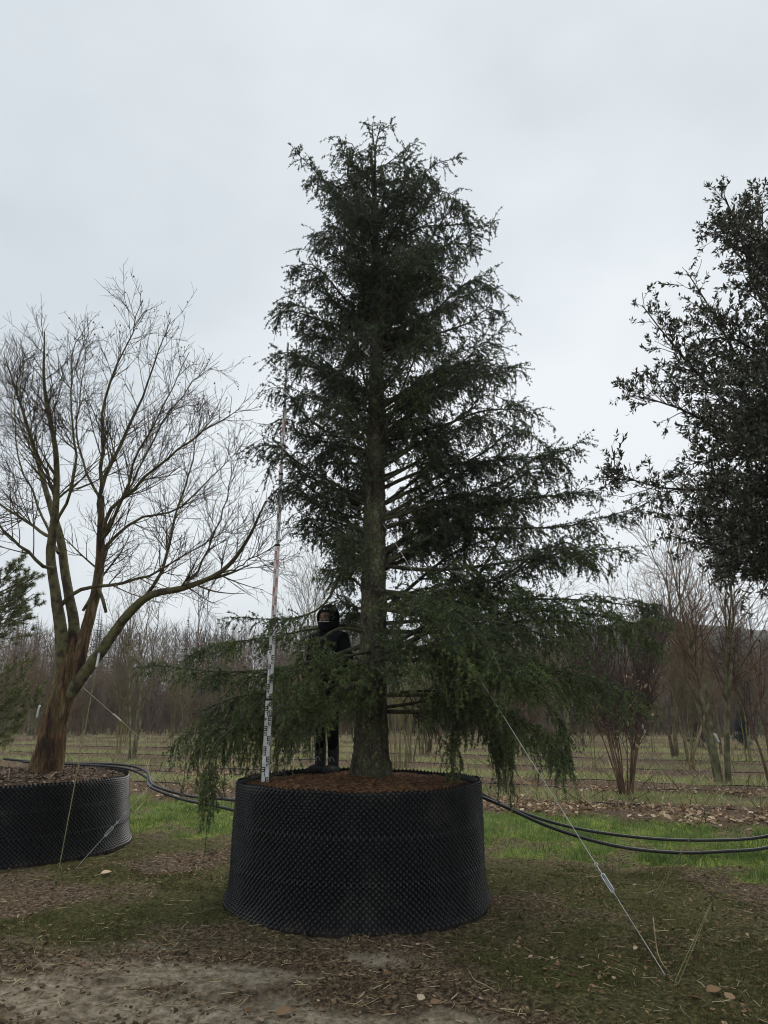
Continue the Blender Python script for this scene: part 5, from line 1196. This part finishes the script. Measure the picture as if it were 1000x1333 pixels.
gq = GR(486, 1019, 1.05); stick('dark_twig', (gq[0], gq[1], soil_z(gq[0], gq[1])), (.45, 0, .8), .13, .006, 'dark_twig', 'short dark twig standing in the soil before the cedar trunk')

# ------------------------------------------------------------------ ground cover
def scatter_ground(n, rngs, keep, seed):
    rng = np.random.default_rng(seed); x = []; 
    Y = rng.uniform(*rngs[1], n); X = rng.uniform(-1, 1, n) * (Y * .60 + .2) if rngs[0] is None else rng.uniform(*rngs[0], n)
    m = rng.random(n) < keep(X, Y)
    m &= np.hypot(X - POT[0], Y - POT[1]) > POT_R + .09; m &= np.hypot(X - LPOT[0], Y - LPOT[1]) > LPOT_R + .08; m &= np.hypot(X - RPOT[0], Y - RPOT[1]) > 1.24
    X = X[m]; Y = Y[m]; return np.stack([X, Y, ground_h(X, Y)], -1), rng
def blades(name, pos, rng, h, wd, mat, label, cat, vfn=None, tri=True):
    n = len(pos); a = rng.uniform(0, 6.283, n); S = np.stack([np.cos(a), np.sin(a), 0 * a], -1)
    ln = rng.uniform(.45, 1.15, n) * h * (.25 + 1.5 * fbm(pos[:, 0] * 5, pos[:, 1] * 5, 123, 3) ** 1.3); b = rng.normal(size=(n, 2)) * .55
    U1 = np.stack([b[:, 0] * ln * .25, b[:, 1] * ln * .25, ln * .6], -1); U2 = np.stack([b[:, 0] * ln * .8, b[:, 1] * ln * .8, ln], -1)
    w_ = (wd * rng.uniform(.7, 1.2, n))[:, None]; pos = pos - [0, 0, .004]
    if tri:
        V = np.stack([pos - S * w_, pos + S * w_, pos + U2], 1).reshape(-1, 3); k_ = np.arange(n)[:, None] * 3; v = np.clip((vfn(pos) if vfn is not None else .5) + rng.normal(size=n) * .2, 0, 1)
        o = MB().add(V, k_ + np.array([[0, 1, 2]]), np.repeat(v, 3)).build(name, M[mat], attr=True, kind='stuff'); tag(o, label, cat); return
    V = np.stack([pos - S * w_, pos + S * w_, pos + U1 + S * w_ * .7, pos + U1 - S * w_ * .7, pos + U2], 1).reshape(-1, 3)
    k_ = np.arange(n)[:, None] * 5; v = np.clip((vfn(pos) if vfn is not None else .5) + rng.normal(size=n) * .2, 0, 1)
    o = MB().add(V, [k_ + np.array([[0, 1, 2, 3]]), k_ + np.array([[3, 2, 4]])], np.repeat(v, 5)).build(name, M[mat], attr=True, kind='stuff'); tag(o, label, cat)
pos, rg = scatter_ground(330000, (None, (7.4, 17.0)), lambda x, y: masks(x, y)[0] ** 1.2 * (row_s(x, y) < 14.4) * (.35 + .9 * sstep(.35, .65, fbm(x * 2.2, y * 2.2, 91, 3))), 201)
blades('grass', pos, rg, .085, .0045, 'grass', 'bright green grass in the strip behind the pots', 'grass', lambda p: .10 + .9 * fbm(p[:, 0] * 2.6, p[:, 1] * 2.6, 93, 4))
pos, rg = scatter_ground(90000, (None, (14.5, 34.0)), lambda x, y: masks(x, y)[0] * (row_s(x, y) >= 14.4) * .9, 202)
blades('rough_grass', pos, rg, .10, .009, 'grass', 'thin yellowish grass between the nursery rows', 'grass', lambda p: .62 + .5 * fbm(p[:, 0], p[:, 1], 95, 3))
pos, rg = scatter_ground(420000, (None, (4.3, 9.4)), lambda x, y: masks(x, y)[3] * .9 * (.15 + .85 * sstep(.35, .6, fbm(x * 3.4, y * 3.4, 97, 3))), 203)
blades('moss_turf', pos, rg, .022, .0026, 'moss', 'short dark mossy turf in the foreground', 'moss', lambda p: .30 + .5 * fbm(p[:, 0] * 2, p[:, 1] * 2, 99, 3))
pos, rg = scatter_ground(9000, (None, (7.5, 12.5)), lambda x, y: masks(x, y)[0] * .5, 211)
blades('tall_tussocks', pos, rg, .15, .004, 'grass', 'taller tufts of grass in the strip behind the pots', 'grass')
def leaves(n, rngs, keep, size, seed, name, label, mat='dry_leaf', tilt=.35, vb=0.0):
    pos, rng = scatter_ground(n, rngs, keep, seed); n = len(pos); A, B, C = frames(rng, n, tilt); s_ = rng.uniform(.55, 1.25, n)[:, None] * size
    C = C * rng.uniform(-1.5, 3.2, n)[:, None]; B = B * rng.uniform(.5, 1.3, n)[:, None]
    v = np.clip(rng.beta(1.6, 2.4, n) + vb, 0, 1)
    o = MB().scatter(LEAF_V - [.5, 0, 0], LEAF_F3, pos + [0, 0, .006], A * s_, B * s_ * 1.3, C * s_, v).build(name, M[mat], attr=True, kind='stuff'); tag(o, label, 'leaves'); return o
leaves(30000, (None, (11.0, 20)), lambda x, y: np.where(row_s(x, y) < 18.5, masks(x, y)[4] * .8 * sstep(.3, .6, fbm(x * 1.3, y * 1.3, 5, 3)) + .02, .03), .10, 204, 'leaf_litter', 'fallen tan leaves littering the planting row behind the grass', vb=.36)
def litter_fg(x, y):
    c = GR(245, 1125); d1 = np.exp(-(((x - c[0]) / .9) ** 2 + ((y - c[1]) / .8) ** 2)); d2 = np.exp(-(((x - 2.2) / 1.6) ** 2 + ((y - 6.6) / 1.6) ** 2))
    return np.clip(.05 + .10 * sstep(.5, .7, fbm(x * 3, y * 3, 66, 3)) + .9 * d1 * sstep(.35, .6, fbm(x * 2.4, y * 2.4, 6, 3)) + .35 * d2 * sstep(.4, .7, fbm(x * 2.4, y * 2.4, 7, 3)), 0, 1) * (1 - .8 * masks(x, y)[1]) * (1 - .7 * masks(x, y)[0])
leaves(42000, (None, (4.3, 11.5)), litter_fg, .036, 205, 'leaf_litter', 'small brown fallen leaves strewn over the mossy ground round the pots')
def straws(n, rngs, keep, size, r, seed, name, label, mat='straw', cat='debris'):
    pos, rng = scatter_ground(n, rngs, keep, seed); n = len(pos); a = rng.uniform(0, 6.283, n); ln = rng.uniform(.3, 1.2, n) * size
    d = np.stack([np.cos(a), np.sin(a), rng.normal(size=n) * .12], -1); u = np.linspace(-.5, .5, 4); bend = rng.normal(size=(n, 1)) * .25
    s = np.stack([-np.sin(a), np.cos(a), 0 * a], -1)
    P = pos[:, None] + [0, 0, .008] + d[:, None] * (u[None] * ln[:, None])[..., None] + s[:, None] * ((u[None] ** 2) * bend * ln[:, None])[..., None]
    o = MB().tubes(P, np.repeat((r * rng.uniform(.6, 1.2, n))[:, None], 4, 1), 3, attr=rng.random(n)).build(name, M[mat], attr=True, kind='stuff'); tag(o, label, cat)
straws(9000, (None, (4.2, 10)), lambda x, y: .35 + .5 * masks(x, y)[2] * (1 - masks(x, y)[1]), .10, .0022, 206, 'plant_debris', 'thin dead stalks and twigs scattered over the foreground soil')
def weeds():
    pos, rng = scatter_ground(16000, (None, (12.5, 40)), lambda x, y: .25 + .5 * masks(x, y)[4], 231); n = len(pos)
    t = np.linspace(0, 1, 3); h = rng.uniform(.06, .30, n) * (1 + 1.5 * (rng.random(n) < .06)); d = rng.normal(size=(n, 2)) * .7
    P = np.stack([pos[:, :1] + d[:, :1] * h[:, None] * t, pos[:, 1:2] + d[:, 1:] * h[:, None] * t, pos[:, 2:] + h[:, None] * t], -1)
    mb = MB(); mb.strips(P, np.repeat(np.array([[.007, .006, .002]]), n, 0)); mb.a = [np.repeat(rng.random(n), 6)]
    o = mb.build('dead_weeds', M['straw'], attr=True, kind='stuff'); tag(o, 'dead weeds and stalks scattered over the nursery rows', 'weeds')
weeds()
def clods(n, rngs, keep, size, seed, name, label):
    pos, rng = scatter_ground(n, rngs, keep, seed); n = len(pos); oc = np.array([[1, .1, 0], [-.9, .2, 0], [.1, .8, .1], [0, -1, 0], [.1, 0, .75], [0, 0, -.5]]); of = np.array([[0, 2, 4], [2, 1, 4], [1, 3, 4], [3, 0, 4], [2, 0, 5], [1, 2, 5], [3, 1, 5], [0, 3, 5]])
    A, B, C = frames(rng, n, .4); s_ = (size * rng.exponential(.6, n).clip(.2, 2.6))[:, None]
    o = MB().scatter(oc, of, pos, A * s_, B * s_ * .8, C * s_ * .8, rng.random(n)).build(name, M['clod'], attr=True, kind='stuff'); tag(o, label, 'soil')
clods(110000, (None, (4.2, 7.5)), lambda x, y: masks(x, y)[2] * (1 - .85 * masks(x, y)[1]) * sstep(.42, .62, fbm(x * 2.4, y * 3.2, 15, 4)), .012, 207, 'soil_clods', 'crumbly clods of brown soil along the edge of the sandy track')
# a few leaves and stalks that stand out one by one
def big_leaf(px, py, s, rz, v, label):
    g = GR(px, py); rng = np.random.default_rng(int(px + py)); A = np.array([[math.cos(rz), math.sin(rz), .12]]); B = np.array([[-math.sin(rz), math.cos(rz), .25]]); C = np.cross(A, B)
    t = np.linspace(0, 1, 7); w_ = np.sin(np.pi * t ** .8) * .34 + .01
    V = []; 
    for i, tt in enumerate(t):
        for sg in (-1, 0, 1): V.append([(tt - .5), sg * w_[i], abs(sg) * .16 * w_[i] / .34 + .25 * (tt - .5) ** 2])
    F = [[i * 3 + j, i * 3 + j + 1, i * 3 + j + 4, i * 3 + j + 3] for i in range(6) for j in (0, 1)]
    m = MB().scatter(np.array(V), np.array(F), np.array([[g[0], g[1], gz(g) + .012]]), A * s, B * s, C * s, np.array([v])); o = m.build('fallen_leaf', M['dry_leaf'], attr=True, smooth=True)
    so = o.modifiers.new('solid', 'SOLIDIFY'); so.thickness = .0015
    tag(o, label, 'leaf', 'fallen leaves that stand out on the foreground')
big_leaf(138, 1138, .11, .4, .95, 'large pale fallen leaf on the ground between the two pots')
big_leaf(548, 1298, .075, 1.2, 1.0, 'pale upright fallen leaf at the bottom centre')
big_leaf(567, 1303, .07, .2, .55, 'brown fallen leaf right of the pale one at the bottom centre')
big_leaf(370, 1322, .10, .7, .6, 'brown fallen leaf on the soil at the bottom edge')
big_leaf(338, 1328, .06, 2.2, .8, 'small tan fallen leaf at the bottom edge left of the brown one')
big_leaf(930, 1295, .10, .1, .55, 'long brown fallen leaf right of the guy wire anchor')
big_leaf(950, 1299, .09, .9, .7, 'curled tan fallen leaf farthest right of the guy wire anchor')
big_leaf(905, 1306, .08, 2.7, .35, 'dark brown fallen leaf just below the guy wire anchor')
def ground_stalk(pts, r, label):
    q = [];
    for x, y, h in pts:
        g = GR(x, y); q.append([g[0], g[1], gz(g) + h])
    o = MB().tubes(smooth_path(q, 14), np.linspace(r, r * .6, 14), 6, cap=True).build('dry_stalk', M['stake'], smooth=True); tag(o, label, 'stick')
ground_stalk([(611, 1262, .01), (618, 1276, .015), (632, 1282, .012), (648, 1290, .008)], .005, 'bent pale stalk lying on the turf in the right foreground')
ground_stalk([(853, 1225, .16), (857, 1248, .06), (868, 1262, .01), (872, 1264, 0)], .005, 'pale bent stalk rising beside the guy wire anchor')
ground_stalk([(165, 1066, .02), (170, 1078, .05), (176, 1085, .02), (195, 1087, .01)], .006, 'thin pale stalk on the ground beside the left pot')

# ------------------------------------------------------------------ damp winter air
hz = MB().box((0, 0, 12.4), (384, 384, 28)); me = hz.mesh('haze')
m = bpy.data.materials.new('haze'); m.use_nodes = True; t = m.node_tree; t.nodes.clear()
o_ = t.nodes.new('ShaderNodeOutputMaterial'); pv = t.nodes.new('ShaderNodeVolumePrincipled')
pv.inputs['Color'].default_value = (0.90, 0.93, 0.95, 1); pv.inputs['Density'].default_value = 0.0006; pv.inputs['Anisotropy'].default_value = 0.2
t.links.new(pv.outputs[0], o_.inputs['Volume']); me.materials.append(m)
HAZE = bpy.data.objects.new('haze', me); COL.objects.link(HAZE); HAZE['kind'] = 'stuff'
tag(HAZE, 'thin damp winter haze over the whole nursery', 'haze')
print('nursery trees', cnt)
